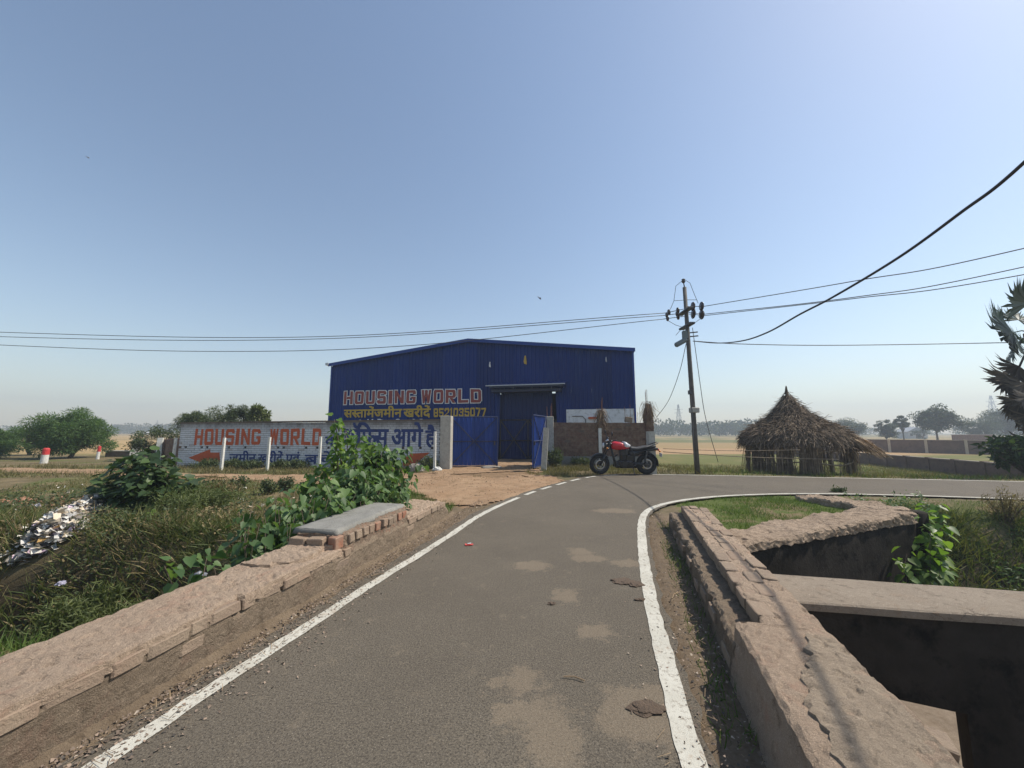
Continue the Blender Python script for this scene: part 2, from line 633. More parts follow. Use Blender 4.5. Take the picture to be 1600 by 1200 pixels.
def zone_col(x, y, z):
    n1, n2, n3 = fbm(x, y, .7, 3), fbm(x, y, 2.6, 4), fbm(x, y, .23, 5)
    col = np.zeros(x.shape + (3,))

    def put(mask, c):
        c = np.array(c)
        col[:] = col * (1 - mask[..., None]) + c * mask[..., None]
    put(np.ones(x.shape), (.155, .125, .07))                                   # dry meadow
    put(ss(.45, .62, n1), (.115, .135, .045))                                 # greener patches
    put(ss(.52, .66, n2) * .8, (.25, .195, .115))                             # bare dusty patches
    # fields far left: straw stubble in strips
    band = fbm(x * .02, y, .11, 8, 2)
    fl = ss(24, 30, y) * ss(-8, -12, x)
    put(fl, (.42, .30, .15))
    put(fl * ss(.5, .6, band), (.30, .235, .12))
    put(fl * ss(.62, .68, band), (.17, .16, .075))
    # fields right
    d = y - np.interp(x, *FAR_EDGE)
    fr = ss(5, 7, x) * ss(-.2, .3, d)
    put(fr, (.15, .16, .055))
    put(fr * ss(.45, .65, n1) * .7, (.22, .19, .08))
    yy = y + .05 * x + 6 * (n3 - .5)
    put(fr * ss(38, 42, yy), (.40, .27, .15))
    put(fr * ss(52, 56, yy), (.33, .24, .12))
    put(fr * ss(78, 88, yy), (.16, .165, .07))
    put(fr * ss(105, 115, yy) * ss(.4, .6, n3), (.36, .27, .14))
    # road corridor and shoulders
    sh = ss(.2, -.15, x - (xo_right(y) + .05)) * ss(-.2, .15, x - (xo_left(y) + .1)) * ss(8.3, 6.6, y) * (y < 9)
    put(sh, (.19, .145, .10))
    near = ss(1.0, .1, np.minimum(seg_dist(x, y, [(p.x, p.y) for p in ROAD_L[::4]]), seg_dist(x, y, [(p.x, p.y) for p in ROAD_R[::4]])))
    put(near * .6 * (1 - sh), (.17, .13, .09))
    # lawn between parapet and wing wall
    lawn = (x > xo_right(y) - .1) * (x < 6.6) * (y > arm_a(x) + .2) * (y < 9)
    put(lawn * 1.0, (.10, .13, .035))
    put(lawn * ss(.55, .68, n2), (.2, .16, .09))
    # ditch soil and canal bed
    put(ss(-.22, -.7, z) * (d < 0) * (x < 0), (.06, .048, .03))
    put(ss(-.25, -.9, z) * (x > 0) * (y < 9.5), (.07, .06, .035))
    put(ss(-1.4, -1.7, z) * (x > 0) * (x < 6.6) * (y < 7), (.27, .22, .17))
    put(in_poly(x, y, APRON) * 1.0 * (y < 22), (.26, .175, .105))
    return col


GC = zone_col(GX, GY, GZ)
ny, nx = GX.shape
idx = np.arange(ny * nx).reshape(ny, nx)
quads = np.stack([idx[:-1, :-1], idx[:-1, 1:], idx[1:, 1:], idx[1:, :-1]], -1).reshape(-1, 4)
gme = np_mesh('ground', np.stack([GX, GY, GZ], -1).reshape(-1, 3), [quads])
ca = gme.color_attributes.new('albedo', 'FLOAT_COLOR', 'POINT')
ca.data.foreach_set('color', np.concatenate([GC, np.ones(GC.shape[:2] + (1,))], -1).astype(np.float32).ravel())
gme.shade_smooth()
t = NT('ground_soil')
at_ = t.n('ShaderNodeVertexColor', layer_name='albedo')
c = t.mix(t.ramp(t.noise(14, 6, .75), [(.3, .0), (.7, .75)]), at_.outputs[0], t.mix(1.0, at_.outputs[0], (.55, .5, .45), 'MULTIPLY'))
c = t.mix(t.ramp(t.noise(120, 3, .7), [(.6, .0), (.75, .5)]), c, t.mix(1.0, at_.outputs[0], (1.6, 1.5, 1.4), 'MULTIPLY'))
t.bump(t.noise(45, 6, .75), .5, .03)
M['ground'] = t.done(c, .95, 0, .1)
kind(link('ground', gme, M['ground']), 'structure')


# ------------------------------------------------------------------ dirt path and road
def gz(x, y):
    x, y = np.asarray(x, float), np.asarray(y, float)
    i = np.clip(np.searchsorted(gx, x) - 1, 0, len(gx) - 2)
    j = np.clip(np.searchsorted(gy, y) - 1, 0, len(gy) - 2)
    u, v = (x - gx[i]) / (gx[i + 1] - gx[i]), (y - gy[j]) / (gy[j + 1] - gy[j])
    return (GZ[j, i] * (1 - u) + GZ[j, i + 1] * u) * (1 - v) + (GZ[j + 1, i] * (1 - u) + GZ[j + 1, i + 1] * u) * v


def sheet(name, mask_fn, x0, x1, y0, y1, step, dz, mat):
    xs, ys = np.arange(x0, x1 + 1e-6, step), np.arange(y0, y1 + 1e-6, step)
    X, Y = np.meshgrid(xs, ys)
    cx, cy = X[:-1, :-1] + step / 2, Y[:-1, :-1] + step / 2
    keep = mask_fn(cx, cy)
    X = X + (fbm(X, Y, 9, 21, 2) - .5) * step
    Y = Y + (fbm(X, Y, 9, 22, 2) - .5) * step
    Z = gz(X, Y) + dz + (fbm(X, Y, 7, 33, 2) - .5) * .02
    i = np.arange(X.size).reshape(X.shape)
    q = np.stack([i[:-1, :-1], i[:-1, 1:], i[1:, 1:], i[1:, :-1]], -1)[keep]
    used, inv = np.unique(q, return_inverse=True)
    V = np.stack([X, Y, Z], -1).reshape(-1, 3)[used]
    me = np_mesh(name, V, [inv.reshape(-1, 4)])
    me.shade_smooth()
    return link(name, me, mat)


M['path'] = mottled('sandy_path_soil', (.26, .165, .098), (.35, .24, .15), 1.2, .97, .8, 45, c3=(.20, .135, .08), spec=.05)


def path_mask(x, y):
    n = (fbm(x, y, 1.1, 41) - .5) * 1.5
    ex = in_poly(x + n * .55, y + n * .55, APRON) & ~in_poly(x, y, RPOLY) & (y < 21)
    hole = fbm(x, y, .55, 44)
    return ex & ~((hole > .66) & (y > 11.2))


kind(sheet('dirt_path', path_mask, -25, 2.5, 7, 21, .11, .022, M['path']), 'structure')

rn = len(ROAD_L)


def strip(name, A, B, z, cols, mat, parent=None, jag=0.0):
    A, B = [Vector(a) for a in A], [Vector(b) for b in B]
    V, Fq = [], []
    for i in range(len(A)):
        for k in range(cols + 1):
            p = A[i].lerp(B[i], k / cols)
            if jag and k in (0, cols):
                p = p + Vector((nz(p.x, p.y, 7, k) * jag, nz(p.x, p.y, 7, k + 5) * jag, 0))
            V.append((p.x, p.y, z))
    n = cols + 1
    for i in range(len(A) - 1):
        for k in range(cols):
            Fq.append((i * n + k, (i + 1) * n + k, (i + 1) * n + k + 1, i * n + k + 1))
    me = np_mesh(name, np.array(V), [np.array(Fq)])
    return link(name, me, mat, parent)


def resample(P, step):
    out, acc = [P[0]], 0
    for a, b in zip(P[:-1], P[1:]):
        L = (b - a).length
        m = max(1, int(round(L / step)))
        for k in range(1, m + 1):
            out.append(a.lerp(b, k / m))
    return out


# road polygon triangulated between its two edges
bm = bmesh.new()
el, er = resample(ROAD_L, .12), resample(ROAD_R, .12)
el = [p + Vector((nz(p.x, p.y, 5, 3) * .05, nz(p.x, p.y, 5, 9) * .05, 0)) for p in el]
er = [p + Vector((nz(p.x, p.y, 5, 13) * .05, nz(p.x, p.y, 5, 19) * .05, 0)) for p in er]
vs = [bm.verts.new((p.x, p.y, 0)) for p in el + er[::-1]]
edges = [bm.edges.new((vs[i], vs[(i + 1) % len(vs)])) for i in range(len(vs))]
bmesh.ops.triangle_fill(bm, edges=edges, use_beauty=True)
bmesh.ops.recalc_face_normals(bm, faces=bm.faces[:])
if bm.faces[0].normal.z < 0:
    bmesh.ops.reverse_faces(bm, faces=bm.faces[:])
rme = bpy.data.meshes.new('road')
bm.to_mesh(rme)
bm.free()
t = NT('dusty_asphalt')
pos = t.geo.outputs['Position']
base = t.ramp(t.noise(.9, 5, .65), [(.3, (.118, .099, .074)), (.7, (.165, .139, .104))])
base = t.mix(t.ramp(t.noise(95, 3, .65), [(.46, 0.0), (.62, 1.0)]), base, (.056, .047, .037))
base = t.mix(t.ramp(t.noise(125, 3, .65), [(.57, 0.0), (.67, .9)]), base, (.29, .25, .19))
base = t.mix(t.ramp(t.noise(5, 6, .75), [(.58, 0.0), (.74, .55)]), base, (.27, .215, .15))
base = t.mix(t.ramp(t.noise(34, 4, .7), [(.35, .35), (.65, 0.0)]), base, (.072, .061, .047))
base = t.mix(t.ramp(t.noise(60, 3, .7), [(.58, .0), (.72, .5)]), base, (.2, .175, .145))
# dried mud left on the carriageway, each patch with its own place and size
patches = [(930, 985, .19, .16), (815, 1065, .16, .16), (860, 1150, .20, .34), (770, 1070, .07, .1), (885, 930, .18, .2), (800, 1115, .15, .12), (830, 884, .28, .2), (990, 1120, .28, .3), (920, 872, .3, .15), (960, 798, .55, .3), (905, 862, .2, .2), (985, 880, .25, .14), (1000, 1085, .3, .12)]
tot = None
wob = t.n('ShaderNodeVectorMath', operation='SCALE')
nzc = t.n('ShaderNodeTexNoise')
nzc.inputs['Scale'].default_value = 6
nzc.inputs['Detail'].default_value = 5
nzc.inputs['Roughness'].default_value = .7
t.lk(pos, nzc.inputs['Vector'])
sub = t.n('ShaderNodeVectorMath', operation='SUBTRACT')
t.lk(nzc.outputs['Color'], sub.inputs[0])
sub.inputs[1].default_value = (.5, .5, .5)
t.lk(sub.outputs[0], wob.inputs[0])
wob.inputs['Scale'].default_value = .42
addv = t.n('ShaderNodeVectorMath', operation='ADD')
t.lk(pos, addv.inputs[0])
t.lk(wob.outputs[0], addv.inputs[1])
for px, py, rx, ry in patches:
    P = at(px, py)
    mp = t.n('ShaderNodeMapping')
    mp.inputs['Location'].default_value = (-P.x / rx, -P.y / ry, 0)
    mp.inputs['Scale'].default_value = (1 / rx, 1 / ry, 0)
    t.lk(addv.outputs[0], mp.inputs['Vector'])
    ln = t.n('ShaderNodeVectorMath', operation='LENGTH')
    t.lk(mp.outputs[0], ln.inputs[0])
    mk = t.ramp(t.math('MULTIPLY', ln.outputs['Value'], .5), [(.26, 1.0), (.52, 0.0)])
    tot = mk if tot is None else t.math('MAXIMUM', tot, mk)
tot = t.math('ADD', tot, t.math('MULTIPLY', t.math('SUBTRACT', t.noise(30, 6, .8), .5), 1.9))
tot = t.math('MULTIPLY', t.ramp(tot, [(.40, 0.0), (.95, .5)]), t.ramp(t.noise(110, 3, .7), [(.36, .35), (.58, 1.0)]))
col = t.mix(tot, base, (.265, .205, .14))
t.bump(t.noise(170, 3, .7), .55, .012)
M['road'] = t.done(col, .9, 0, .25)
road = kind(link('road', rme, M['road']), 'structure')

t = NT('worn_road_paint')
pc = t.ramp(t.noise(3, 4, .6), [(.3, (.44, .42, .355)), (.7, (.55, .53, .46))])
wear = t.ramp(t.noise(34, 7, .78), [(.53, 0.0), (.63, .95)])
pc = t.mix(wear, pc, (.24, .205, .165))
pc = t.mix(t.ramp(t.noise(4, 5, .7), [(.58, 0.0), (.72, .7)]), pc, (.38, .29, .21))
t.bump(t.noise(150, 3, .7), .5, .01)
M['paint'] = t.done(pc, .85, 0, .25)


def line_part(path, w, lo, hi, name='edge_line'):
    seg = [p for p in resample(path, .05)][lo:hi]
    if len(seg) < 2:
        return
    A, B = offset(seg, w / 2), offset(seg, -w / 2)
    return strip(name, A, B, .005, 2, M['paint'], road, .012)


def cut_line(path, pred):
    seg, cur = [], []
    acc = 0
    P = resample(path, .05)
    for a, b in zip(P, P[1:] + P[-1:]):
        if pred(a, acc):
            cur.append(a)
        elif cur:
            seg.append(cur)
            cur = []
        acc += (b - a).length
    if cur:
        seg.append(cur)
    return seg


def left_pred(p, s):
    if p.y > 8.2 and p.x < 3.6 and p.x > 0:          # broken stretch by the site entrance
        return (s % .95) < .62
    return not (3.6 <= p.x < 4.6)


for sgm in cut_line(LL, left_pred):
    if len(sgm) > 2:
        strip('edge_line', offset(sgm, .05), offset(sgm, -.05), .005, 2, M['paint'], road, .012)
for sgm in cut_line(RL, lambda p, s: True):
    strip('edge_line', offset(sgm, .055), offset(sgm, -.055), .005, 2, M['paint'], road, .012)


# ------------------------------------------------------------------ parapets of the culvert
def sub_ring(corners, counts):
    out = []
    for i, c in enumerate(corners):
        d = corners[(i + 1) % len(corners)]
        for k in range(counts[i]):
            t = k / counts[i]
            out.append((c[0] + (d[0] - c[0]) * t, c[1] + (d[1] - c[1]) * t))
    return out


def rough_loft(name, Ys, section, base_x, slope, mat, parent, disp=.012, fs=9.0, seed=0, chip=0.0, smooth=False):
    """long masonry block running along Y; section(y) -> [(x_offset, z)] ; base_x(y) inner line"""
    rings = []
    for y in Ys:
        ring = []
        for (xo, z) in section(y):
            p = Vector((base_x(y) + xo, y - xo * slope, z))
            n = mnoise.noise_vector(p * fs * 1.6 + Vector((seed, seed * 2.1, 0)))
            n2 = mnoise.noise_vector(p * fs * .3 + Vector((seed * 3, 0, 5)))
            n3 = mnoise.noise_vector(p * 42 + Vector((seed, 1, 5)))
            pit = max(0.0, mnoise.noise(p * 21 + Vector((seed, 4, 2))) - .18)
            q = p + n * disp * .55 + n2 * disp * .3 + n3 * (.005 if disp > .0065 else .0015) + Vector((0, 0, -.03 * pit if z > .1 and disp > .0065 else 0))
            ring.append(q)
        rings.append(ring)
    mb = MB().loft(rings)
    return mb.build(name, mat, parent, smooth)


def chipped(y, amt, f=3.0, seed=0.0):
    """edge broken back in brick-sized bites, sharp at their ends"""
    c = math.floor(y * f * 1.7 + seed * .37)
    r = math.sin(c * 127.1 + seed * 311.7) * 43758.5453
    r -= math.floor(r)
    r2 = math.sin(c * 71.3 + seed * 17.7) * 9631.27
    r2 -= math.floor(r2)
    bite = max(0.0, (r - .55) / .45)
    return amt * bite * (.75 + .5 * mnoise.noise(Vector((y * 23, seed, 1)))) + .006 * abs(mnoise.noise(Vector((y * 29, seed, 4))))


LPX = lambda y: -2.36 + .2 * y
RPX = lambda y: .55 + .305 * y
BRICK_MESHES = []
for k in range(5):
    bmv = bmesh.new()
    bmesh.ops.create_cube(bmv, size=1)
    bmesh.ops.bevel(bmv, geom=bmv.edges[:], offset=.07, segments=1, affect='EDGES')
    for v in bmv.verts:
        v.co += mnoise.noise_vector(v.co * 2.3 + Vector((k * 5, 0, 0))) * .06 + mnoise.noise_vector(v.co * 6 + Vector((k * 5, 2, 0))) * .035
    me = bpy.data.meshes.new('brick')
    bmv.to_mesh(me)
    bmv.free()
    me.materials.append(M['brick_pale'])
    BRICK_MESHES.append(me)
BRICK_RED = []
for me in BRICK_MESHES[:3]:
    m2 = me.copy()
    m2.materials.clear()
    m2.materials.append(M['brick_red'])
    BRICK_RED.append(m2)


def brick(parent, loc, dims, rot=(0, 0, 0), red=False, name='brick'):
    o = bpy.data.objects.new(name, random.choice(BRICK_RED if red else BRICK_MESHES))
    o.location, o.scale, o.rotation_euler = loc, dims, rot
    o.parent = parent
    COL.objects.link(o)
    return o


lp = thing('parapet', 'low broken brick parapet with a raised grey cement block, beside the leafy creeper', 'parapet')
Yl = np.concatenate([np.arange(-3, 1, .1), np.arange(1, 6.62, .025)])
sl_ang = math.atan(.2)


def sec_lp(y):
    top = .265 + .012 * mnoise.noise(Vector((y * 2, 3, 0))) - (.07 * max(0, (y - 6.25) / .35) if y > 6.25 else 0)
    c = chipped(y, .05, 4, 2)
    return sub_ring([(-.02, -.06), (-.02, top - .05 - c), (-.05 - c, top), (-.52 - chipped(y, .07, 2.5, 8), top), (-.555, top - .06), (-.555, -1.3)], [12, 2, 22, 2, 14, 6])


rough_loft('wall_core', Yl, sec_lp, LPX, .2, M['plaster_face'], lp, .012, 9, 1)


def sec_cop(y):
    e = -.012 - chipped(y, .08, 3, 5) - .012 * mnoise.noise(Vector((y * 17, 1, 0)))
    lift = .012 * mnoise.noise(Vector((y * 1.7, 9, 0)))
    top = .303 + lift
    o = -.53 - .03 * mnoise.noise(Vector((y * 3.1, 4, 0)))
    return sub_ring([(e, .235), (e - .008, top - .008), (e - .03, top), (o, top + .01), (o - .015, .235)], [3, 1, 26, 2, 8])


rough_loft('coping', np.concatenate([np.arange(-3, 1, .1), np.arange(1, 3.83, .022)]), sec_cop, LPX, .2, M['plaster_top'], lp, .009, 12, 2)
rough_loft('coping', np.arange(5.2, 6.35, .025), sec_cop, LPX, .2, M['plaster_top'], lp, .009, 12, 3)
# two exposed courses of bricks along the road face
for course, (zc, hh) in enumerate(((.235, .07), (.155, .068), (.075, .066))):
    y = .6 + course * .11
    while y < 6.45:
        L = random.choice((.225, .22, .23, .11, .15))
        keep = random.random() < (.98, .42, .16)[course]
        if 3.75 < y < 5.2:
            keep = keep and random.random() < .35
        if keep:
            yc = y + L / 2
            inset = random.uniform(-.032, -.010) + (.006 if course == 0 else -.002)
            brick(lp, (LPX(yc) - .055 + inset - .006 * course, yc, zc + random.uniform(-.005, .005)), (.115, L - .006, hh), (random.uniform(-.03, .03), random.uniform(-.05, .05), -sl_ang + random.uniform(-.03, .03)))
        y += L + random.uniform(.0, .008)


def sec_blk(y):
    top = .425 + .008 * mnoise.noise(Vector((y * 3, 2, 0)))
    c = chipped(y, .06, 6, 1) + .01
    endf = 1.0 if 3.86 < y < 5.08 else .93
    return sub_ring([(-.03 - c * .4, .2), (-.045 - c, top - .03), (-.07 - c, top), (-.53 * endf, top), (-.545 * endf, .2)], [6, 2, 12, 6, 10])


rough_loft('raised_block', np.arange(3.80, 5.17, .035), sec_blk, LPX, .2, M['rubble'], lp, .022, 13, 4)


def sec_cap(y):
    e = -.075 - chipped(y, .06, 5, 7) - .02 * abs(mnoise.noise(Vector((y * 9, 3, 0))))
    top = .462
    return sub_ring([(e, .405), (e - .012, top - .008), (e - .03, top), (-.54, top + .004), (-.57, .41)], [2, 1, 12, 2, 8])


rough_loft('cement_cap', np.arange(3.82, 5.2, .035), sec_cap, LPX, .2, M['cement_grey'], lp, .004, 9, 6, smooth=True)
for k, yy in enumerate(np.arange(4.0, 5.2, .125)):
    brick(lp, (LPX(yy) - .085 + random.uniform(-.012, .012), yy, .352 + random.uniform(-.008, .008)), (.105, .095, .085), (random.uniform(-.08, .08), random.uniform(-.1, .1), -sl_ang + random.uniform(-.1, .1)), red=(k > 7 or k == 4))
brick(lp, (LPX(3.86) - .10, 3.835, .352), (.10, .11, .115), (.05, .04, -.3), red=True)
brick(lp, (LPX(3.87) - .27, 3.83, .345), (.17, .11, .115), (.1, -.05, -.2))
brick(lp, (LPX(3.87) - .45, 3.84, .345), (.16, .11, .11), (-.1, .08, -.1))


# broken shelf of bricks between the low coping and the raised block
def sec_shelf(y):
    top = .335 + .02 * mnoise.noise(Vector((y * 5, 12, 0)))
    e = -.05 - chipped(y, .12, 4, 15) - max(0, 3.45 - y) * .55
    return sub_ring([(e, .27), (e - .02, top), (-.5, top + .005), (-.54, .27)], [3, 10, 3, 8])


rough_loft('broken_shelf', np.arange(3.2, 3.82, .03), sec_shelf, LPX, .2, M['plaster_top'], lp, .022, 14, 8)
# earth banked against the foot
mbf = MB()
rows = []
for y in np.arange(-2.5, 6.9, .06):
    r = []
    w = .12 + .05 * mnoise.noise(Vector((y * 2.1, 0, 0)))
    hgt = .035 + .03 * mnoise.noise(Vector((y * 1.6, 7, 0)))
    for k in range(6):
        u = k / 5
        r.append(Vector((LPX(y) - .03 + w * u, y, -.03 + (hgt + .03) * (1 - u) ** 1.6 + mnoise.noise(Vector((y * 9, u * 5, 2))) * .012)))
    rows.append(r)
vv = [p for r in rows for p in r]
ff = [(i * 6 + k, i * 6 + k + 1, (i + 1) * 6 + k + 1, (i + 1) * 6 + k) for i in range(len(rows) - 1) for k in range(5)]
M['earth'] = mottled('dusty_verge_earth', (.16, .12, .083), (.235, .18, .125), 4, .97, 1.0, 60, c3=(.12, .09, .063), dist=.03, spec=.05)
mbf.add(vv, ff).build('earth_bank', M['earth'], lp, True)

# right parapet
rp = thing('parapet', 'thick plastered parapet with a stepped ledge along the open canal', 'parapet')
Yr = np.concatenate([np.arange(-2.6, .9, .1), np.arange(.9, 6.06, .022)])


def sec_rp(y):
    endt = .05 * max(0, (y - 5.8) / .25) if y > 5.8 else 0
    top = .30 + .012 * mnoise.noise(Vector((y * 1.6, 21, 0))) - endt
    st = 1.0 if y > 2.42 + .04 * mnoise.noise(Vector((y * 9, 0, 0))) else 0.0
    inn = .14 * st + .02 + chipped(y, .05, 3, 25) * (1 - st * .5)
    rd = .016 if not st else .008
    return sub_ring([(inn - .05 * (1 - st), -.1), (inn, top - rd), (inn + rd * 1.4, top), (.475 + .02 * mnoise.noise(Vector((y * 3, 6, 0))), top - .006), (.495, top - .05), (.505, -2.0)], [14, 3, 26, 2, 16, 6])


rough_loft('wall_core', Yr, sec_rp, RPX, .3, M['plaster_top'], rp, .014, 8, 31)


def sec_ledge(y):
    top = .195 + .016 * mnoise.noise(Vector((y * 4, 41, 0)))
    inn = .0 + chipped(y, .05, 5, 45)
    return sub_ring([(inn - .02, -.12), (inn, top - .02), (inn + .02, top), (.2, top + .005), (.2, -.12)], [10, 2, 9, 6, 4])


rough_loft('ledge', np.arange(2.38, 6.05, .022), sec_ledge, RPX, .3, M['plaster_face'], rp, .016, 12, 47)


def sec_skin(y):
    e = .11 + .035 * mnoise.noise(Vector((y * 2.3, 51, 0))) + chipped(y, .05, 3, 51) + .03 * mnoise.noise(Vector((y * 9, 52, 0))) + .012 * mnoise.noise(Vector((y * 31, 53, 0))) + max(0, y - 1.75) * .35
    lift = .01 * mnoise.noise(Vector((y * 1.6, 21, 0)))
    top = .312 + lift
    return sub_ring([(e, .28), (e + .008, top - .004), (e + .03, top), (.468, top - .012), (.482, .27)], [3, 1, 24, 2, 6])


M['plaster_skin'] = plastermat('smooth_worn_plaster_skin', (.33, .26, .19), (.42, .335, .25), (.36, .28, .205), .4, .7)
rough_loft('plaster_skin', np.concatenate([np.arange(-2.6, .9, .1), np.arange(.9, 2.36, .018)]), sec_skin, RPX, .3, M['plaster_skin'], rp, .007, 14, 55)
for col_, xo in enumerate((.205, .318, .428)):
    yy = 2.52 + .08 * col_
    while yy < 5.85:
        if random.random() < .8:
            brick(rp, (RPX(yy + .11) + xo, yy + .11 - xo * .3, .268 + random.uniform(-.006, .006)), (.105, .215, .07), (random.uniform(-.03, .03), random.uniform(-.04, .04), -.296 + random.uniform(-.03, .03)))
        yy += .235 + random.uniform(0, .03)
bp = at(1472, 1162, .24)
brick(rp, (bp.x - .02, bp.y, .235), (.085, .10, .065), (.1, .15, -.5))
for k in range(9):
    yy = 2.6 + k * .38 + random.uniform(-.1, .1)
    brick(rp, (RPX(yy) + .03, yy, random.choice((.04, .11))), (.09, .215, .065), (0, random.uniform(-.05, .05), -.296))

# ------------------------------------------------------------------ canal walls
cw = thing('canal_cross_wall', 'concrete cross wall with smooth pale coping spanning the dark canal', 'canal wall')
A0, A1 = at(1205, 897, -.12), at(1600, 925, -.12)
B0, B1 = at(1245, 940, -.12), at(1600, 965, -.12)
dirA = (A1 - A0).normalized()
A0, A1 = A0 - dirA * 1.1, A1 + dirA * 4.5
dirB = (B1 - B0).normalized()
B0, B1 = B0 - dirB * 1.3, B1 + dirB * 4.5
rings_t, rings_w = [], []
for k in range(61):
    u = k / 60
    a, b = A0.lerp(A1, u), B0.lerp(B1, u)
    n = lambda s, f=5: mnoise.noise(Vector((u * 9 * f / 5, s, 0)))
    ed = (b - a).normalized()
    e0, e1 = b + ed * (.012 * n(1) + .008 * n(4, 25)), a - ed * (.01 * n(2))
    zt = -.12 + .006 * n(3)
    rings_t.append([(e0.x, e0.y, zt - .07), (e0.x, e0.y, zt - .012), (e0.x - ed.x * .02, e0.y - ed.y * .02, zt), (e1.x, e1.y, zt + .004), (e1.x - ed.x * .01, e1.y - ed.y * .01, zt - .07)])
    i0, i1 = b - ed * .03, a + ed * .03
    rings_w.append([(i0.x, i0.y, -2.1), (i0.x, i0.y, -.15), (i1.x, i1.y, -.15), (i1.x, i1.y, -2.1)])
ko = min(range(61), key=lambda k: abs(rings_w[k][0][0] - 3.8))
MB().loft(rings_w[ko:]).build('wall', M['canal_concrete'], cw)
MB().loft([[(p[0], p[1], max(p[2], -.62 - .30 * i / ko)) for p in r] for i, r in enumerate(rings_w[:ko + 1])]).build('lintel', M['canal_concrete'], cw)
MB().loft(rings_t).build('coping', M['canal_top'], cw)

ww = thing('wing_wall', 'stained, shade-darkened wing wall with rough bent earthy top beside the grass triangle', 'canal wall')


def wall_poly(name, pts, thick, z0, ztop, mat, parent, disp=.015, seed=0, step=.035, smooth=False):
    """rough wall following pts (centre line)"""
    P = resample([Vector((p[0], p[1], 0)) for p in pts], step)
    NL, NR = offset(P, thick / 2), offset(P, -thick / 2)
    rings = []
    for i, p in enumerate(P):
        zt = ztop(i / (len(P) - 1))
        a, b = NL[i], NR[i]
        ring2 = sub_ring([(0, z0), (0, zt - .03), (.04, zt), (.96, zt), (1, zt - .03), (1, z0)], [10, 1, 18, 1, 10, 3])
        rr = []
        for u, z in ring2:
            q = a.lerp(b, u)
            q = Vector((q.x, q.y, z))
            rr.append(q + mnoise.noise_vector(q * 8 + Vector((seed, 0, 0))) * disp + mnoise.noise_vector(q * 2.4 + Vector((seed, 3, 0))) * disp * .6 + mnoise.noise_vector(q * 26 + Vector((seed, 3, 0))) * disp * .7)
        rings.append(rr)
    return MB().loft(rings).build(name, mat, parent, smooth)


M['wing_top'] = plastermat('crumbling_earth_and_plaster', (.28, .21, .15), (.42, .32, .235), (.22, .16, .112), .6, .8)
pa = [(2.75, arm_a(2.75) + .25), (4.5, arm_a(4.5) + .25), (6.45, arm_a(6.45) + .22)]
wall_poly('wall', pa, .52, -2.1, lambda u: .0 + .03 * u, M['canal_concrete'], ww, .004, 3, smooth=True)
wall_poly('earthy_top', [(p[0], p[1] + .02) for p in pa], .60, -.06, lambda u: .03 + .09 * u + .02 * math.sin(u * 23), M['wing_top'], ww, .022, 5)
pb = [(6.35, 6.55), (6.42, 7.4), (6.15, 8.25)]
wall_poly('earthy_top', pb, .62, -.25, lambda u: .125 - .03 * u + .02 * math.sin(u * 19), M['wing_top'], ww, .024, 7)
mbp = MB().lathe([(.20, -2.0), (.195, -.6), (.19, -.58), (.185, .06), (.15, .09)], 14, Matrix.Translation((6.72, arm_a(6.6) + .12, 0)))
mbp.build('rounded_end', M['canal_concrete'], ww, True)
# near abutment and bridge side under the right parapet
ab = thing('canal_abutment', 'shaded concrete abutment under the plastered parapet', 'canal wall')
MB().loft([[(RPX(y) + .1, y, -2.0), (RPX(y) + .48, y, -2.0), (RPX(y) + .48, y, -.02), (RPX(y) + .1, y, -.02)] for y in (-2.6, 1.7, 5.6)]).build('wall', M['canal_concrete'], ab)

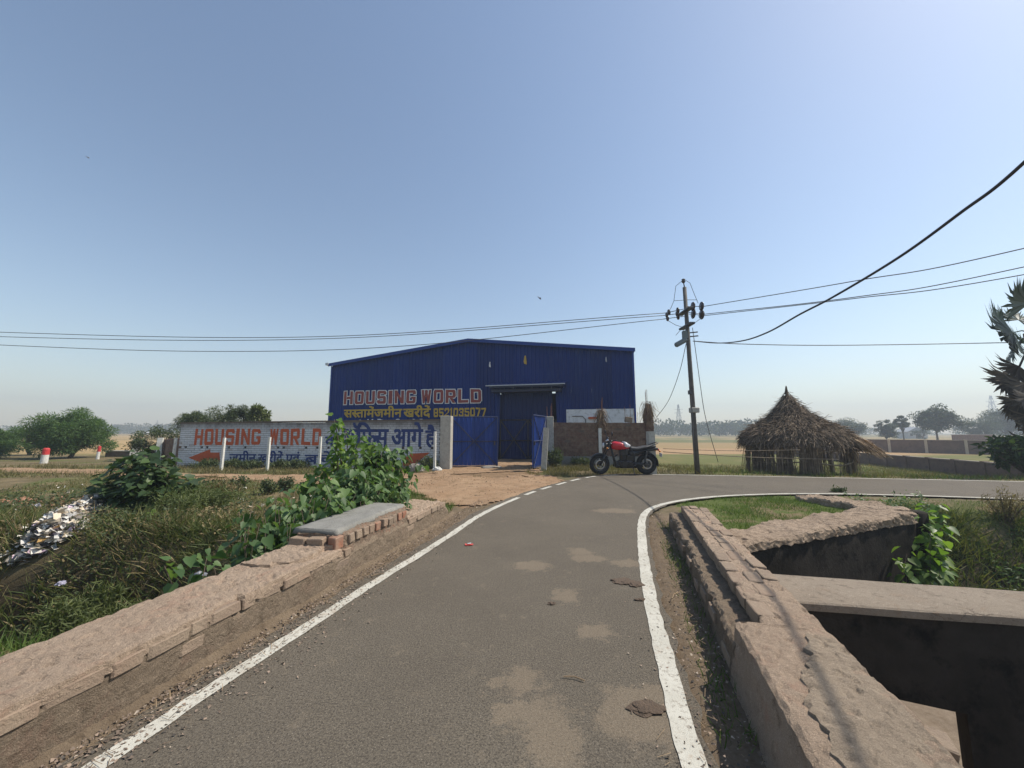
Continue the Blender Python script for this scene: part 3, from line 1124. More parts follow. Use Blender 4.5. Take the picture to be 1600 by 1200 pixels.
# ------------------------------------------------------------------ lettering
GL = {
    'H': [[(0, 0), (.3, 0), (.3, 1), (0, 1)], [(.7, 0), (1, 0), (1, 1), (.7, 1)], [(.3, .4), (.7, .4), (.7, .6), (.3, .6)]],
    'O': 'ring', '0': 'ring',
    'U': [[(0, .12), (.3, .2), (.3, 1), (0, 1)], [(.7, .2), (1, .12), (1, 1), (.7, 1)], [(.12, 0), (.88, 0), (1, .12), (.7, .2), (.3, .2), (0, .12)]],
    'S': [[(.12, 1), (.88, 1), (1, .88), (1, .72), (.7, .72), (.7, .8), (.3, .8), (0, .88)], [(0, .88), (.3, .8), (.3, .6), (.12, .4), (0, .52)], [(.12, .4), (.3, .6), (.88, .6), (.7, .4)], [(.88, .6), (1, .48), (1, .12), (.7, .2), (.7, .4)], [(.12, 0), (.88, 0), (1, .12), (.7, .2), (.3, .2), (.3, .28), (0, .28), (0, .12)]],
    'I': [[(.3, 0), (.7, 0), (.7, 1), (.3, 1)]],
    'N': [[(0, 0), (.28, 0), (.28, 1), (0, 1)], [(.72, 0), (1, 0), (1, 1), (.72, 1)], [(.28, 1), (.28, .6), (.72, 0), (.72, .4)]],
    'G': [[(.12, 1), (.88, 1), (1, .88), (1, .7), (.7, .7), (.7, .8), (.3, .8), (0, .88)], [(0, .12), (.3, .2), (.3, .8), (0, .88)], [(.12, 0), (.88, 0), (1, .12), (.7, .2), (.3, .2), (0, .12)], [(.7, .2), (1, .12), (1, .52), (.52, .52), (.52, .36), (.7, .36)]],
    'W': [[(0, 1), (.24, 1), (.36, 0), (.16, 0)], [(.76, 1), (1, 1), (.84, 0), (.64, 0)], [(.4, 1), (.6, 1), (.36, 0), (.24, .3)], [(.4, 1), (.6, 1), (.76, .3), (.64, 0)]],
    'R': [[(0, 0), (.3, 0), (.3, 1), (0, 1)], [(.3, .8), (.7, .8), (1, .88), (.88, 1), (.3, 1)], [(.7, .55), (1, .5), (1, .88), (.7, .8)], [(.3, .38), (.86, .38), (1, .5), (.7, .55), (.3, .55)], [(.4, .38), (.7, .38), (1, 0), (.7, 0)]],
    'L': [[(0, 0), (.3, 0), (.3, 1), (0, 1)], [(.3, 0), (1, 0), (1, .2), (.3, .2)]],
    'D': [[(0, 0), (.3, 0), (.3, 1), (0, 1)], [(.3, .8), (.7, .8), (1, .85), (.85, 1), (.3, 1)], [(.3, 0), (.85, 0), (1, .15), (.7, .2), (.3, .2)], [(.7, .2), (1, .15), (1, .85), (.7, .8)]],
    '1': [[(.35, 0), (.65, 0), (.65, 1), (.35, 1)], [(.1, .7), (.35, .78), (.35, 1)]],
    '2': [[(.12, 1), (.88, 1), (1, .88), (.7, .8), (.3, .8), (.3, .68), (0, .68), (0, .88)], [(.7, .8), (1, .88), (1, .55), (.7, .55)], [(.7, .55), (1, .55), (.36, .2), (0, .2)], [(0, 0), (1, 0), (1, .2), (0, .2)]],
    '3': [[(.12, 1), (.88, 1), (1, .88), (.7, .8), (.3, .8), (.3, .7), (0, .7), (0, .88)], [(.7, .8), (1, .88), (1, .6), (.7, .6)], [(.3, .42), (.9, .42), (1, .6), (.7, .6), (.3, .6)], [(.7, .2), (1, .12), (.9, .42), (.7, .42)], [(.12, 0), (.88, 0), (1, .12), (.7, .2), (.3, .2), (.3, .3), (0, .3), (0, .12)]],
    '5': [[(0, .8), (1, .8), (1, 1), (0, 1)], [(0, .45), (.3, .45), (.3, .8), (0, .8)], [(.3, .45), (.88, .64), (.3, .64)], [(.3, .45), (.7, .45), (1, .52), (.88, .64)], [(.7, .2), (1, .12), (1, .52), (.7, .45)], [(.12, 0), (.88, 0), (1, .12), (.7, .2), (.3, .2), (.3, .3), (0, .3), (0, .12)]],
    '7': [[(0, .8), (.66, .8), (1, 1), (0, 1)], [(.66, .8), (1, 1), (1, .82), (.55, 0), (.25, 0)]],
}
RING = [[(.12, 1), (.88, 1), (1, .88), (.7, .8), (.3, .8), (0, .88)], [(0, .12), (.3, .2), (.3, .8), (0, .88)], [(.12, 0), (.88, 0), (1, .12), (.7, .2), (.3, .2), (0, .12)], [(.7, .2), (1, .12), (1, .88), (.7, .8)]]
GL['8'] = RING + [[(.3, .42), (.7, .42), (.7, .6), (.3, .6)]]


def block_text(mb, txt, u0, u1, z0, z1, y, gap=.22, sp=.6, slant=0.0, grow=0.0, z0b=None, z1b=None):
    """letters of equal width between u0 and u1 standing at depth y; z0b/z1b: heights at the right end"""
    WD = {'I': .42, '1': .6}
    n = sum(WD.get(ch, 1) if ch != ' ' else 0 for ch in txt)
    ns = txt.count(' ')
    wu = (u1 - u0) / (n + gap * (len(txt) - ns - 1) + ns * sp)
    u = u0
    cnt = 0
    for ch in txt:
        if ch == ' ':
            u += wu * sp
            continue
        polys = GL[ch]
        polys = RING if polys == 'ring' else polys
        for poly in polys:
            cx, cz = sum(p[0] for p in poly) / len(poly), sum(p[1] for p in poly) / len(poly)
            pts = []
            for a, b in poly:
                zb = z0 if z0b is None else z0 + (z0b - z0) * (u - u0) / (u1 - u0)
                zt = z1 if z1b is None else z1 + (z1b - z1) * (u - u0) / (u1 - u0)
                hgt = zt - zb
                wc = WD.get(ch, 1)
                du = u + ((a - .5) / .42 * .42 + wc / 2 if wc < 1 else a) * wu + slant * b * hgt
                dz = zb + b * hgt
                if grow:
                    du += grow * (1 if a > cx else -1)
                    dz += grow * (1 if b > cz else -1)
                wob_ = mnoise.noise_vector(Vector((du * 2.3, dz * 3.1, 5)))
                pts.append((du + wob_.x * .03, y - .0004 * (cnt % 7), dz + wob_.y * .03))
            mb.add(pts, [tuple(range(len(pts)))])
            cnt += 1
        u += wu * (WD.get(ch, 1) + gap)
    return mb


def deva(parts, name):
    """devanagari words as a flat mesh in (x, z), unit em; parts: list of (text, x, clip) ; returns verts, faces per island"""
    V, Fs = [], []
    for txt, x0, clip in parts:
        cu = bpy.data.curves.new('lettering', 'FONT')
        cu.body = txt
        cu.fill_mode = 'FRONT'
        cu.resolution_u = 3
        ob = bpy.data.objects.new('lettering', cu)
        COL.objects.link(ob)
        dg = bpy.context.evaluated_depsgraph_get()
        dg.update()
        me = bpy.data.meshes.new_from_object(ob.evaluated_get(dg))
        bm = bmesh.new()
        bm.from_mesh(me)
        if clip is not None:
            bmesh.ops.bisect_plane(bm, geom=bm.verts[:] + bm.edges[:] + bm.faces[:], plane_co=(clip, 0, 0), plane_no=(1, 0, 0), clear_outer=True)
        bm.verts.index_update()
        # islands get their own depth so overlapping strokes never share a plane
        isl = {}
        c = 0
        for v in bm.verts:
            if v.index in isl:
                continue
            st = [v]
            isl[v.index] = c
            while st:
                q = st.pop()
                for e in q.link_edges:
                    o2 = e.other_vert(q)
                    if o2.index not in isl:
                        isl[o2.index] = c
                        st.append(o2)
            c += 1
        b = len(V)
        for v in bm.verts:
            V.append((v.co.x + x0, isl[v.index] % 6, v.co.y))
        for f in bm.faces:
            Fs.append(tuple(i.index + b for i in f.verts))
        bm.free()
        bpy.data.objects.remove(ob)
        bpy.data.curves.remove(cu)
        bpy.data.meshes.remove(me)
    return V, Fs


def place_deva(parts, u0, u1, zb, zt, y, mat, parent, bold=.0, z_lo=0.0, z_hi=.72, zb2=None, zt2=None):
    """fit the line: baseline z_lo -> zb, headline z_hi -> zt, left/right extremes -> u0,u1"""
    V, Fs = deva(parts, 'lettering')
    xs = [v[0] for v in V]
    x0, x1 = min(xs), max(xs)
    mb = MB()
    offs = [(0, 0)] if not bold else [(-bold, -bold), (bold, bold), (-bold, bold), (bold, -bold)]
    for k, (ox, oz) in enumerate(offs):
        vs = []
        for (x, d, z) in V:
            r = (x - x0) / (x1 - x0)
            b_ = zb if zb2 is None else zb + (zb2 - zb) * r
            t_ = zt if zt2 is None else zt + (zt2 - zt) * r
            vs.append((u0 + r * (u1 - u0) + ox, y - d * .0003 - k * .002, b_ + (z - z_lo) / (z_hi - z_lo) * (t_ - b_) + oz))
        mb.add(vs, Fs)
    me = bpy.data.meshes.new('lettering')
    me.from_pydata(mb.v, [], mb.f)
    return link('lettering', me, mat, parent)


# ------------------------------------------------------------------ warehouse
def sheetmat(name, c1, c2, rough=.45, dust=(.2, .19, .18), amt=.25):
    t = NT(name)
    oi = t.n('ShaderNodeObjectInfo')
    col = t.ramp(t.noise(.5, 4, .6), [(.3, c1), (.7, c2)])
    col = t.mix(1.0, col, t.ramp(oi.outputs['Random'], [(0, .78), (1, 1.2)]), 'MULTIPLY')
    col = t.mix(t.ramp(t.noise(2.2, 5, .7, stretch=(1, 1, .12)), [(.5, 0.0), (.8, amt)]), col, dust)
    return t.done(col, rough, 0, .22)


M['blue_wall'] = sheetmat('dark_blue_steel_sheet', (.0025, .021, .125), (.004, .027, .155), .55, (.03, .06, .15), .5)
M['blue_door'] = sheetmat('shade_dark_steel_door', (.004, .018, .09), (.006, .022, .11), .55, (.02, .03, .08), .25)  # door blue set darker to carry the canopy's shadow in its colour
M['blue_gate'] = sheetmat('blue_gate_sheet', (.013, .042, .20), (.018, .055, .25), .42, (.06, .09, .18), .3)
M['blue_frame'] = plain('blue_gate_frame', (.012, .025, .09), .5)
M['white_wall'] = mottled('stained_white_wall', (.62, .63, .64), (.74, .75, .76), 2, .9, .2, 30, c3=(.42, .42, .41))
M['silver_trim'] = plain('pale_roof_trim', (.45, .47, .5), .4, .3)
M['let_red'] = plain('faded_red_lettering', (.30, .055, .04), .7, dirt=.2)
M['let_white'] = plain('white_lettering', (.72, .72, .72), .7)
M['let_yellow'] = plain('yellow_lettering', (.55, .36, .045), .7, dirt=.2)

FA, FB = at(520, 570, Y=23.0), at(988, 547, Y=18.9)
f_ang = math.atan2(FB.y - FA.y, FB.x - FA.x)
f_len = math.hypot(FB.x - FA.x, FB.y - FA.y)
wh = thing('warehouse', 'dark blue corrugated steel warehouse with red lettering and canopy', 'warehouse', (FA.x, FA.y, -.12), f_ang)
onf = lambda px, py: (lambda r: (r[0], r[1] + .12))(on_plane(px, py, FA, f_ang))
zeL, zeR = onf(520, 570)[1], onf(988, 547)[1]
ap_u, ap_z = onf(733, 533)
dep_b = 20.0


def roof_z(u):
    return zeL + (ap_z - zeL) * u / ap_u if u < ap_u else ap_z + (zeR - ap_z) * (u - ap_u) / (f_len - ap_u)


d_u0, d_u1 = onf(781, 640)[0], onf(869, 640)[0]
d_zt = onf(820, 612)[1]
npan = 17
pw = f_len / npan
for k in range(npan):
    ua, ub = k * pw, (k + 1) * pw
    if ua >= d_u0 - .1 and ub <= d_u1 + .1:
        zb = d_zt
    else:
        zb = 0.0
    mb = MB()
    ribs = 5
    prof = []
    for r in range(ribs):
        w = pw / ribs
        u = ua + r * w
        prof += [(u, 0), (u + w * .62, 0), (u + w * .72, -.035), (u + w * .90, -.035)]
    prof.append((ub - .002, 0))
    cuts = sorted(set([p[0] for p in prof] + ([ap_u] if ua < ap_u < ub else [])))
    pu, pd = [p[0] for p in prof], [p[1] for p in prof]
    vs = []
    for u in cuts:
        y = float(np.interp(u, pu, pd)) + .004 * (k % 2)
        zz = zb
        if ua < d_u0 < ub and u > d_u0 or ua < d_u1 < ub and u < d_u1:
            zz = d_zt
        vs += [(u, y, zz), (u, y, roof_z(u) - .02)]
    fs = [(2 * i, 2 * i + 2, 2 * i + 3, 2 * i + 1) for i in range(len(cuts) - 1)]
    mb.add(vs, fs).build('wall_panel', M['blue_wall'], wh)
# sides, back, roof
MB().box((.02, .06, 0), (.08, dep_b, zeL - .05)).box((f_len - .08, .06, 0), (f_len - .02, dep_b, zeR - .05)).box((.08, dep_b - .06, 0), (f_len - .08, dep_b, min(zeL, zeR) - .05)).build('side_wall', M['blue_wall'], wh)
for (ua, za, ub, zb2) in ((-.15, zeL - .03, ap_u, ap_z + .02), (ap_u, ap_z + .02, f_len + .12, zeR - .02)):
    MB().add([(ua, -.18, za), (ub, -.18, zb2), (ub, dep_b + .2, zb2), (ua, dep_b + .2, za), (ua, -.18, za + .06), (ub, -.18, zb2 + .06), (ub, dep_b + .2, zb2 + .06), (ua, dep_b + .2, za + .06)],
             [(3, 2, 1, 0), (4, 5, 6, 7), (0, 1, 5, 4), (1, 2, 6, 5), (2, 3, 7, 6), (3, 0, 4, 7)]).build('roof', M['blue_wall'], wh)
    MB().add([(ua, -.215, za - .10), (ub, -.215, zb2 - .10), (ub, -.185, zb2 - .10), (ua, -.185, za - .10), (ua, -.215, za + .085), (ub, -.215, zb2 + .085), (ub, -.185, zb2 + .085), (ua, -.185, za + .085)],
             [(3, 2, 1, 0), (4, 5, 6, 7), (0, 1, 5, 4), (1, 2, 6, 5), (2, 3, 7, 6), (3, 0, 4, 7)]).build('fascia', M['blue_gate'], wh)
MB().box((-.07, -.06, .0), (.03, .06, zeL - .1)).build('corner_trim', M['blue_gate'], wh)
MB().box((f_len - .03, -.06, .0), (f_len + .06, .06, zeR - .1)).build('corner_trim', M['blue_gate'], wh)
MB().box((-.3, -.28, zeL - .06), (-.12, .1, zeL + .08)).build('gutter_end', M['silver_trim'], wh)
# door under the canopy
dr = MB()
w0 = d_u0 + .02
nr = int((d_u1 - d_u0 - .04) / .2)
dv, df = [], []
for k in range(nr):
    u = w0 + k * .2
    for q, dd in ((0, 0), (.12, 0), (.14, -.025), (.18, -.025)):
        dv += [(u + q, .16 + dd, .08), (u + q, .16 + dd, d_zt - .02)]
df = [(2 * i, 2 * i + 2, 2 * i + 3, 2 * i + 1) for i in range(len(dv) // 2 - 1)]
door = dr.add(dv, df).build('door', M['blue_door'], wh)
zmid = onf(800, 656)[1]
fr = MB()
for (a, b) in (((d_u0, .1), (d_u1, .1)), ((d_u0, zmid), (d_u1, zmid)), ((d_u0, .1), (d_u0, zmid)), (((d_u0 + d_u1) / 2, .1), ((d_u0 + d_u1) / 2, zmid)), ((d_u1, .1), (d_u1, zmid)),
               ((d_u0, .1), ((d_u0 + d_u1) / 2, zmid)), ((d_u0, zmid), ((d_u0 + d_u1) / 2, .1)), (((d_u0 + d_u1) / 2, .1), (d_u1, zmid)), (((d_u0 + d_u1) / 2, zmid), (d_u1, .1)), ((d_u0, zmid / 2), (d_u1, zmid / 2))):
    fr.tube([(a[0], .10, a[1]), (b[0], .10, b[1])], .03, 4)
fr.build('door_frame', M['steel_dark'], door)
# canopy
c0, c1, cz = onf(768, 604)[0], onf(886, 602)[0], onf(826, 603)[1]
mb = MB()
cv, cf = [], []
m_ = 34
for k in range(m_ + 1):
    u = c0 + (c1 - c0) * k / m_
    dz = .022 * (k % 2)
    cv += [(u, -.02, cz + .16 + dz), (u, -1.05, cz - .06 + dz)]
cf = [(2 * i, 2 * i + 2, 2 * i + 3, 2 * i + 1) for i in range(m_)]
canopy = mb.add(cv, cf).build('canopy', M['blue_wall'], wh)
MB().box((c0, -1.075, cz - .085), (c1, -1.055, cz - .035)).build('canopy_edge', M['silver_trim'], canopy)
MB().box((c0 + .15, -.98, cz - .16), (c1 - .15, -.92, cz - .09)).box((c0 + .15, -.92, cz - .14), (c0 + .2, -.05, cz - .04)).box((c1 - .2, -.92, cz - .14), (c1 - .15, -.05, cz - .04)).build('canopy_frame', M['blue_frame'], canopy)
MB().box((d_u0 - .3, -.62, d_zt - .05), (d_u1 + .3, -.08, d_zt + .08)).build('door_track', M['blue_frame'], wh)
# white strip of masonry
w_u0, w_zt = onf(885, 640)
MB().box((w_u0, -.07, 0), (f_len - .04, -.037, w_zt)).build('white_base_wall', M['white_wall'], wh)
MB().tube([(w_u0 + .3, -.09, w_zt - .35), (w_u0 + .8, -.09, w_zt - .35), (w_u0 + .95, -.09, w_zt - .5), (w_u0 + .98, -.09, w_zt - 1.2)], .018, 6).build('conduit_pipe', M['steel_dark'], wh)
# rags hung on the wall
for px, py, wpx, hpx, mname in ((766, 570, 3, 9, 'let_white'), (821, 563, 5, 14, 'let_yellow'), (1017 - 70, 562, 2, 8, 'silver_trim')):
    u, z = onf(px, py)
    s = 20.5 / 600
    w, h_ = wpx * s, hpx * s
    V = [(u - w * .2, -.06, z + h_ / 2), (u + w * .2, -.06, z + h_ / 2), (u + w * .4, -.09, z), (u + w * .5, -.07, z - h_ * .5), (u - w * .3, -.1, z - h_ * .42), (u - w * .5, -.07, z - .1 * h_)]
    MB().add(V, [(0, 1, 2, 5), (5, 2, 3, 4)]).build('rag', M[mname], wh)
# lettering on the warehouse
uH0, zH0 = onf(538, 632)
uH1, zH1 = onf(752, 629)
zT0, zT1 = onf(538, 612)[1], onf(752, 608)[1]
Lm = MB()
block_text(Lm, 'HOUSING WORLD', uH0, uH1, zH0, zT0, -.045, .25, .35, grow=.045, z0b=zH1, z1b=zT1)
ol = link('lettering', (lambda me: (me.from_pydata(Lm.v, [], Lm.f), me)[1])(bpy.data.meshes.new('lettering')), M['let_white'], wh)
Lm = MB()
block_text(Lm, 'HOUSING WORLD', uH0, uH1, zH0, zT0, -.052, .25, .35, z0b=zH1, z1b=zT1)
link('lettering', (lambda me: (me.from_pydata(Lm.v, [], Lm.f), me)[1])(bpy.data.meshes.new('lettering')), M['let_red'], wh)
yb0, yb1 = onf(538, 652), onf(673, 651)
yt0, yt1 = onf(538, 640)[1], onf(673, 638)[1]
place_deva([('स', 0, None), ('स', .66, .40), ('तामेंजमीन', 1.03, None), ('खरीदें', 4.75, None)], yb0[0], yb1[0], yb0[1], yt0, -.045, M['let_yellow'], wh, bold=.02, z_lo=0, z_hi=.66, zb2=yb1[1], zt2=yt1)
nb0, nb1 = onf(678, 652), onf(760, 650)
Lm = MB()
block_text(Lm, '8521035077', nb0[0], nb1[0], nb0[1], onf(678, 638)[1], -.045, .18, .3, z0b=nb1[1], z1b=onf(760, 637)[1])
link('lettering', (lambda me: (me.from_pydata(Lm.v, [], Lm.f), me)[1])(bpy.data.meshes.new('lettering')), M['let_yellow'], wh)
for ch, pa_, pb_ in (('ं', 561, 564), ('ॉ', 574, 583), ('ें', 590, 599), ('ी', 618, 629), ('े', 645, 650), ('ें', 656, 664)):
    b0_, b1_ = onf(pa_, 672), onf(pb_, 672)
    place_deva([(ch, 0, None)], b0_[0], b1_[0], b0_[1], onf(pa_, 659)[1], -.045, M['let_white'], wh, bold=.012, z_lo=0, z_hi=.68)


# ------------------------------------------------------------------ brick compound walls
def brick_wall(th, L, h0, h1, thick, core_mat, brick_mat, bl=.235, bh=.072, joint=.012, holes=None, zbase=-.1, jit=.004, broken=0.0, proud=.012, seed=1):
    """local x along the wall, front at y=-thick/2; real bricks on both faces joined into one part"""
    rnd = random.Random(seed)
    core = MB()
    n = 40
    top = lambda x: h0 + (h1 - h0) * x / L
    vs, fs = [], []
    core.add([(0, -thick / 2 + .004, zbase), (L, -thick / 2 + .004, zbase), (L, thick / 2 - .004, zbase), (0, thick / 2 - .004, zbase), (0, -thick / 2 + .004, top(0) - .02), (L, -thick / 2 + .004, top(L) - .02), (L, thick / 2 - .004, top(L) - .02), (0, thick / 2 - .004, top(0) - .02)],
             [(3, 2, 1, 0), (4, 5, 6, 7), (0, 1, 5, 4), (1, 2, 6, 5), (2, 3, 7, 6), (3, 0, 4, 7)])
    if holes:
        core = MB()
        hz0 = round(holes[0] / (bh + joint)) * (bh + joint)
        holes = (hz0, holes[1])
        sl_ = (h1 - h0) / L
        for za, zb_, yy in ((zbase, hz0 - .004, .004), (hz0 - .004, hz0 + bh + .004, .09), (hz0 + bh + .004, None, .004)):
            t0, t1 = (zb_, zb_) if zb_ is not None else (h0 - .02, h1 - .02)
            core.add([(0, -thick / 2 + yy, za), (L, -thick / 2 + yy, za), (L, thick / 2 - .004, za), (0, thick / 2 - .004, za), (0, -thick / 2 + yy, t0), (L, -thick / 2 + yy, t1), (L, thick / 2 - .004, t1), (0, thick / 2 - .004, t0)],
                     [(3, 2, 1, 0), (4, 5, 6, 7), (0, 1, 5, 4), (1, 2, 6, 5), (2, 3, 7, 6), (3, 0, 4, 7)])
    core.build('wall_core', core_mat, th)
    mb = MB()
    z = 0.0
    c = 0
    while z < max(h0, h1):
        x = -(bl / 2 if c % 2 else 0)
        while x < L:
            xa, xb = max(x, 0), min(x + bl, L)
            zt = min(z + bh, top((xa + xb) / 2) + rnd.uniform(-.004, .004))
            skip = rnd.random() < broken * (1 if zt < top(xa) - .12 else 4)
            if holes and abs(z - holes[0]) < bh * .6:
                xb = xb - (.10 if rnd.random() < holes[1] else -joint + .001)
            if xb - xa > .05 and zt - z > .02 and not skip:
                j = rnd.uniform(-jit, jit)
                mb.box((xa, -thick / 2 - proud + j, z), (xb - joint, -thick / 2 + .05, zt), bev=0)
            x += bl + joint * .2
        z += bh + joint
        c += 1
    # face bricks at the back, wider pieces
    z = 0
    while z < max(h0, h1) - .1:
        x = 0
        while x < L:
            mb.box((x, thick / 2 - .05, z), (min(x + .5, L) - .012, thick / 2 + .008, min(z + .14, top(x))))
            x += .51
        z += .155
    kind(mb.build('brickwork', brick_mat, th), 'stuff')


t = NT('whitewashed_brick')
base = t.ramp(t.noise(1.1, 5, .6), [(.3, (.50, .505, .53)), (.7, (.66, .665, .68))])
base = t.mix(t.ramp(t.noise(9, 6, .7), [(.55, 0.0), (.72, .7)]), base, (.34, .32, .30))
base = t.mix(t.ramp(t.geo.outputs['Random Per Island'], [(.86, 0.0), (1.0, .6)]), base, (.36, .30, .27))
sepz = t.n('ShaderNodeSeparateXYZ')
t.lk(t.geo.outputs['Position'], sepz.inputs[0])
hgt = t.math('ADD', sepz.outputs['Z'], t.math('MULTIPLY', t.noise(2.5, 5, .7, stretch=(1, 1, .2)), -.55))
base = t.mix(t.ramp(hgt, [(.0, 0.0), (1.0, 0.0)]), base, (.1, .09, .08))
stain = t.ramp(t.math('SUBTRACT', hgt, 1.17), [(.0, 0.0), (.35, .85)])
base = t.mix(stain, base, (.13, .115, .105))
M['white_brick'] = t.done(base, .92, 0, .15)
M['let_navy'] = plain('navy_wall_lettering', (.022, .045, .17), .85, dirt=.15)
M['let_black'] = plain('black_wall_lettering', (.02, .02, .025), .85)
M['let_orange'] = mottled('brick_red_wall_paint', (.42, .085, .035), (.50, .12, .05), 4, .9, .2, 40)
M['grey_mortar'] = mottled('grey_mortar', (.10, .095, .09), (.17, .165, .16), 6)

WA, WB = at(288, 727, 0), at(690, 730, 0)
WA, WB = Vector((WA.x, 16.35, 0)), Vector((WB.x, 15.55, 0))
w_ang = math.atan2(WB.y - WA.y, WB.x - WA.x)
w_len = (WB - WA).length
pw_ = thing('painted_wall', 'whitewashed brick boundary wall painted with red and navy lettering', 'wall', (WA.x, WA.y, -.06), w_ang)
onw = lambda px, py: (lambda r: (r[0], r[1] + .06))(on_plane(px, py, (WA.x + .13 * math.sin(w_ang), WA.y - .13 * math.cos(w_ang)), w_ang))
w_h0, w_h1 = onw(288, 662)[1], onw(690, 657)[1]
brick_wall(pw_, w_len, w_h0, w_h1, .23, M['grey_mortar'], M['white_brick'], .235, .075, .013, holes=(onw(500, 701)[1] - .04, .55), seed=3, jit=.002, proud=.012)
MB().box((-.03, -.15, 0), (w_len, .15, .055), Matrix.Translation((0, 0, 0)) @ Matrix(((1, 0, 0, 0), (0, 1, 0, 0), ((w_h1 - w_h0) / w_len, 0, 1, w_h0), (0, 0, 0, 1)))).build('coping', M['mortar_brown'], pw_)
yf = -.133


def wtext(txt, x0, x1, y0, y1, mat, **kw):
    mb = MB()
    a, b = onw(x0, y1), onw(x1, y1)
    block_text(mb, txt, a[0], b[0], a[1], onw(x0, y0)[1], yf, **kw)
    me = bpy.data.meshes.new('lettering')
    me.from_pydata(mb.v, [], mb.f)
    return link('lettering', me, mat, pw_)


wtext('HOUSING WORLD', 303, 501, 670, 695, M['let_orange'], gap=.2, sp=.85)
a, b = onw(508, 696), onw(533, 696)
place_deva([('की', 0, None)], a[0], b[0], a[1], onw(508, 682)[1], yf, M['let_navy'], pw_, bold=.018, z_hi=.66)
a, b = onw(532, 697), onw(606, 697)
place_deva([('ऑ', 0, None), ('ि', .83, None), ('फ', 1.10, None), ('स', 1.78, None)], a[0], b[0], a[1], onw(532, 670)[1], yf, M['let_navy'], pw_, bold=.022, z_hi=.66)
a, b = onw(612, 697), onw(660, 697)
place_deva([('आगे', 0, None)], a[0], b[0], a[1], onw(612, 670)[1], yf, M['let_navy'], pw_, bold=.022, z_hi=.66)
a, b = onw(665, 694), onw(681, 693)
place_deva([('है', 0, None)], a[0], b[0], a[1], onw(665, 672)[1], yf, M['let_navy'], pw_, bold=.022, z_hi=.66)
a, b = onw(358, 722), onw(468, 724)
place_deva([('जमीन', 0, None), ('खरीदें', 2.35, None), ('एवं', 4.6, None)], a[0], b[0], a[1], onw(358, 709)[1], yf, M['let_navy'], pw_, bold=.012, z_hi=.66)
a, b = onw(476, 724), onw(520, 725)
place_deva([('बचे', 0, None)], a[0], b[0], a[1], onw(476, 710)[1], yf, M['let_navy'], pw_, bold=.012, z_hi=.66)
wtext('77', 597, 620, 711, 726, M['let_black'], gap=.35)
for pts in ([(295, 715), (328, 702), (329, 707), (343, 707), (344, 722), (330, 723), (320, 728), (311, 722)], [(628, 713), (638, 713), (641, 709), (672, 707), (660, 716), (648, 728), (630, 728)]):
    pp = [onw(*p) for p in pts]
    me = bpy.data.meshes.new('arrow')
    me.from_pydata([(u, yf - .001, z) for u, z in pp], [], [tuple(range(len(pp)))])
    link('arrow', me, M['let_orange'], pw_)

# gate pillars and gate leaves
gp = thing('gate_pillar', 'plain grey concrete gate pillar at the end of the lettered wall', 'pillar', (at(697, 731, 0).x, 15.3, -.05), w_ang)
MB().box((-.20, -.2, 0), (.22, .2, 2.08), bev=.012).build('shaft', M['concrete_post'], gp)
gp2 = thing('gate_pillar', 'grey concrete gate pillar with bare rebar above the brown brick wall', 'pillar', (1.62, 16.75, -.05), .0)
MB().box((-.17, -.17, 0), (.17, .17, 2.12), bev=.012).build('shaft', M['concrete_post'], gp2)
for dx, dy, hh in ((-.1, -.1, .45), (.1, -.08, .6), (.08, .1, .5), (-.08, .1, .35)):
    MB().tube([(dx, dy, 2.1), (dx * 1.1, dy, 2.1 + hh)], .009, 5).build('rebar', M['rust'], gp2)


def gate_leaf(label, hinge, end, z0, z1, face):
    L = math.hypot(end[0] - hinge[0], end[1] - hinge[1])
    ang = math.atan2(end[1] - hinge[1], end[0] - hinge[0])
    g = thing('gate_leaf', label, 'gate', (hinge[0], hinge[1], z0), ang)
    H = z1 - z0
    n = int(L / .16)
    w = L / n
    for k in range(n):
        u = k * w
        prof = [(u, 0), (u + w * .55, 0), (u + w * .68, -.028 * face), (u + w * .87, -.028 * face), (u + w - .002, 0)]
        vs = []
        for q, d in prof:
            vs += [(q, d, .03), (q, d, H - .03)]
        o = MB().add(vs, [(2 * i, 2 * i + 2, 2 * i + 3, 2 * i + 1) for i in range(4)]).build('sheet_panel', M['blue_gate'], g)
    fy = -.055 * face
    fr = MB()
    for a, b in (((0, 0), (L, 0)), ((0, H), (L, H)), ((0, 0), (0, H)), ((L, 0), (L, H)), ((0, H / 2), (L, H / 2)), ((0, 0), (L, H)), ((0, H), (L, 0))):
        fr.tube([(a[0], fy, a[1]), (b[0], fy, b[1])], .022, 4)
    fr.build('frame', M['blue_frame'], g)
    MB().tube([(L - .12, fy * 1.3, H * .5), (L - .12, fy * 1.3, H * .42)], .03, 6).build('latch', M['steel_dark'], g)
    return g


gate_leaf('blue corrugated gate leaf standing closed beside the plain grey pillar', (-2.5, 15.75), (-.6, 15.98), .03, 2.02, 1)
gate_leaf('bright blue gate leaf swung open, tied to a leaning concrete post', (1.42, 16.5), (.76, 14.75), .06, 2.05, -1)

# brown brick wall right of the gate
bw = thing('brick_wall', 'unplastered brown brick wall with broken rebar columns behind the motorcycle', 'wall', (1.8, 16.75, -.05), -.01)
bw_len = 4.25
brick_wall(bw, bw_len, 1.86, 1.84, .23, M['mortar_brown'], M['brick_brown'], .235, .072, .013, seed=9, broken=.012, jit=.01, proud=.012)
MB().box((0, -.19, -.1), (bw_len, -.131, .42), bev=.01).build('plinth', M['cement_grey'], bw)


